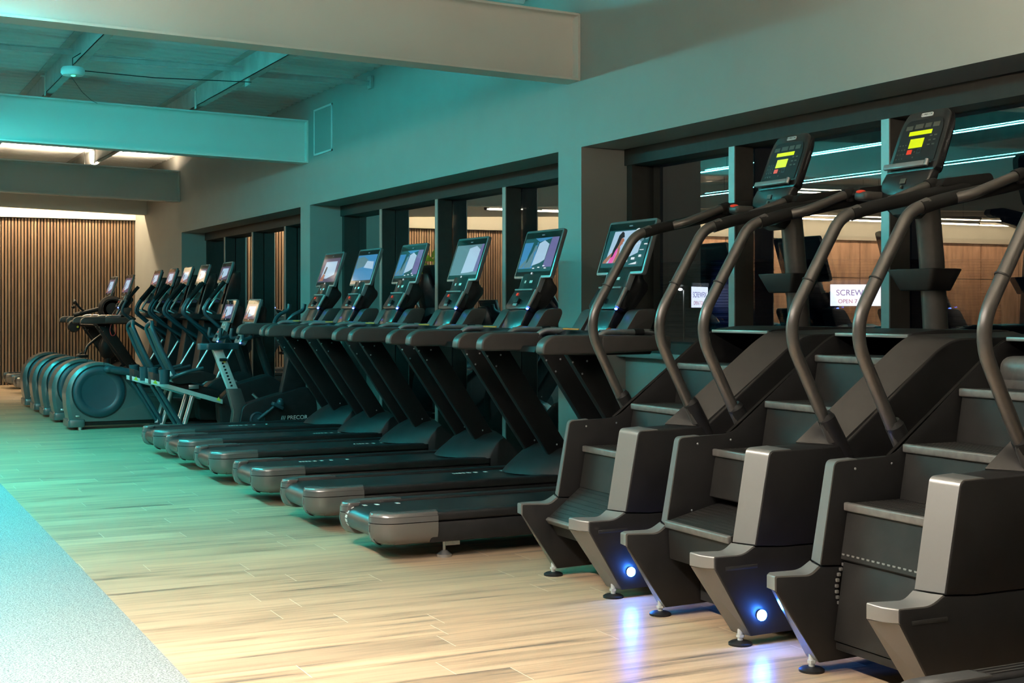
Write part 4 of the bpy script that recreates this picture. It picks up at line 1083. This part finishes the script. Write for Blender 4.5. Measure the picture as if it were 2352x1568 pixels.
m = MB(); m.lathe([(.03, -.06), (.085, -.055), (.10, -.03), (.10, .03), (.085, .055), (.03, .06)], (.42, 0, 1.0), 'y', 24); wo = obj('flywheel', m, M['plastic'], r)
obj('yellow_dot', MB().ball((.47, -.062, .99), (.018, .006, .018)), M['yellow'], wo)
m = MB(); m.tube([(1.0, 0, 1.20), (.95, 0, .60), (.92, 0, .03)], .05, n=12); m.box(.5, 1.25, -.25, .25, 0, .05, .01); m.ball((.94, 0, .66), (.14, .10, .20)); obj('stand', m, M['plastic'], r)
m = MB(); m.tube([(.42, 0, 1.02), (.88, 0, 1.0), (.96, 0, .6)], .02, n=10, rad=.1); obj('support', m, M['plastic'], r)

# potted plant standing across the hall, seen mirrored in the glass
t = thing('potted_plant', 'leafy green plant in a dark pot before the slats, mirrored in the middle window', 'plant', (.30, 23.6, 0)); t.scale = (1.35, 1.35, 1.35)
m = MB(); m.lathe([(.15, 0), (.19, .42), (.17, .42), (.16, .38), (.02, .38)], (0, 0, 0), n=24); obj('pot', m, M['pot'], t)
m = MB()
for k in range(6):
    a = k * 1.05; m.tube([(0, 0, .36), (.07 * math.cos(a), .07 * math.sin(a), .9), (.20 * math.cos(a), .20 * math.sin(a), 1.45 + .1 * (k % 3))], .008, n=6)
obj('stem', m, M['leaf'], t)
m = MB()
for k in range(90):
    a = random.uniform(0, 2 * PI); z = random.uniform(.65, 1.65); rr = random.uniform(.04, .22)
    c_ = Vector((rr * math.cos(a), rr * math.sin(a), z)); d = Vector((math.cos(a), math.sin(a), random.uniform(-.3, .7))).normalized(); sd = d.cross(Vector((0, 0, 1))).normalized()
    L = random.uniform(.14, .26); w_ = L * .28; n_ = d.cross(sd) * .03
    pts = [c_, c_ + d * L * .4 + sd * w_ + n_, c_ + d * L * .75 + sd * w_ * .7, c_ + d * L - n_, c_ + d * L * .75 - sd * w_ * .7, c_ + d * L * .4 - sd * w_ + n_]
    m.face([tuple(p) for p in pts])
obj('foliage', m, M['leaf'], t)

# ------------------------------------------------------------------ outside, at night
struct('ground_outside', MB().box(5.6, 90, -10, 110, -.25, -.15), M['asphalt'])
th = math.atan(1561 / 3150.); S_, C_ = math.sin(th), math.cos(th)
def spot(px, d): u = (px - 1176) / 3150.; return (d * (u * C_ + S_), d * (C_ - u * S_))
shop = thing('shop_building', 'blue clad shop building across the road outside', 'building', (0, 0, 0))
bx, by = spot(1760, 62)
def wallface(p, q, h):
    d = Vector((q[0] - p[0], q[1] - p[1], 0)); L = d.length; d.normalize(); nn = Vector((d.y, -d.x, 0))
    m = MB(); zs = []; z = -.15
    while z < h: zs += [(z, 0), (z + .10, 0), (z + .13, .03), (z + .23, .03)]; z += .26
    a_ = [Vector((p[0], p[1], zz)) + nn * o_ for zz, o_ in zs]; b_ = [v + d * L for v in a_]
    t_ = bmesh.new(); va_ = [t_.verts.new(v) for v in a_]; vb_ = [t_.verts.new(v) for v in b_]
    for i in range(len(va_) - 1): t_.faces.new((va_[i], vb_[i], vb_[i + 1], va_[i + 1]))
    m._merge(t_); return m
c0 = spot(1500, 67); c1 = spot(1700, 62); c2 = spot(2300, 62)
obj('cladding', wallface(c0, c1, 3.4), M['bluesheet'], shop); obj('cladding', wallface(c1, c2, 3.4), M['bluesheet'], shop)
def lightbox(label, px, d, W, H, zc, yaw, ts):
    x_, y_ = spot(px, d)
    t = thing('shop_sign', label, 'sign', (x_, y_, zc), 'lit shop signs')
    ex = Vector((math.cos(yaw), math.sin(yaw), 0)); up = Vector((0, 0, 1)); nn = ex.cross(up)
    Q = lambda a, b, o_: tuple(ex * a + up * b + nn * o_)
    m = MB(); m.loft([[Q(-W / 2, -H / 2, k), Q(W / 2, -H / 2, k), Q(W / 2, H / 2, k), Q(-W / 2, H / 2, k)] for k in (-.12, 0)]); obj('sign_box', m, M['plastic'], t)
    m = MB(); m.face([Q(-W / 2 + .02, -H / 2 + .02, .003), Q(W / 2 - .02, -H / 2 + .02, .003), Q(W / 2 - .02, H / 2 - .02, .003), Q(-W / 2 + .02, H / 2 - .02, .003)]); obj('lit_face', m, M['signlit'], t)
    text_obj('sign_lettering', 'SCREWFIX', .36 * ts, M['signviolet'], t, basis(Q(0, H * .10, .006), ex, up), .002)
    text_obj('sign_lettering', 'OPEN 7 DAYS', .25 * ts, M['signred'], t, basis(Q(0, -H * .28, .006), ex, up), .002)
    return t
lightbox('wide lit white shop sign across the road with letters over the words OPEN 7 DAYS', 1965, 60, 2.25, .98, 1.82, -th, 1.0)
lightbox('lit white shop sign seen edge on beside the lamp post outside', 1607, 62.5, 2.1, .98, 1.75, -th + math.radians(61), 1.0)
x_, y_ = spot(1571, 58)
t = thing('street_lamp', 'thin white street lamp post outside beside the oblique shop sign', 'street lamp', (x_, y_, 0))
m = MB(); m.tube([(0, 0, -.15), (0, 0, 2.0)], .04, n=8); obj('post', m, M['whiteplastic'], t)
m = MB(); m.tube([(0, 0, 2.0), (-.12, .04, 2.06)], .03, n=8); obj('bracket', m, M['whiteplastic'], t)
m = MB(); m.ball((-.16, .05, 2.05), (.10, .08, .05)); m.ball((-.36, .12, 2.08), (.08, .06, .04)); obj('lamp_head', m, M['streetlamp'], t)

# ------------------------------------------------------------------ world, camera, look
w = bpy.data.worlds.new('night'); bpy.context.scene.world = w; w.use_nodes = True
bg = w.node_tree.nodes['Background']; bg.inputs[0].default_value = (0.02, 0.035, 0.06, 1); bg.inputs[1].default_value = 0.06

cam = bpy.data.cameras.new('camera'); co = bpy.data.objects.new('camera', cam); C.objects.link(co)
co.location = (0, 0, 1.3); co.rotation_euler = (PI / 2, 0, -th)
cam.sensor_width = 36; cam.lens = 3150 / 2352 * 36; cam.shift_y = (705 - 784) / 2352; cam.clip_end = 300; cam.clip_start = .05
sc = bpy.context.scene; sc.camera = co
sc.view_settings.view_transform = 'Standard'; sc.view_settings.look = 'None'
sc.view_settings.exposure = 0.05; sc.view_settings.gamma = 1.0; sc.view_settings.use_curve_mapping = False
cy = sc.cycles
cy.use_denoising = True; cy.max_bounces = 7; cy.diffuse_bounces = 2; cy.glossy_bounces = 4; cy.transmission_bounces = 2; cy.transparent_max_bounces = 10
cy.caustics_reflective = False; cy.caustics_refractive = False; cy.sample_clamp_indirect = 6.0; cy.blur_glossy = 0.5
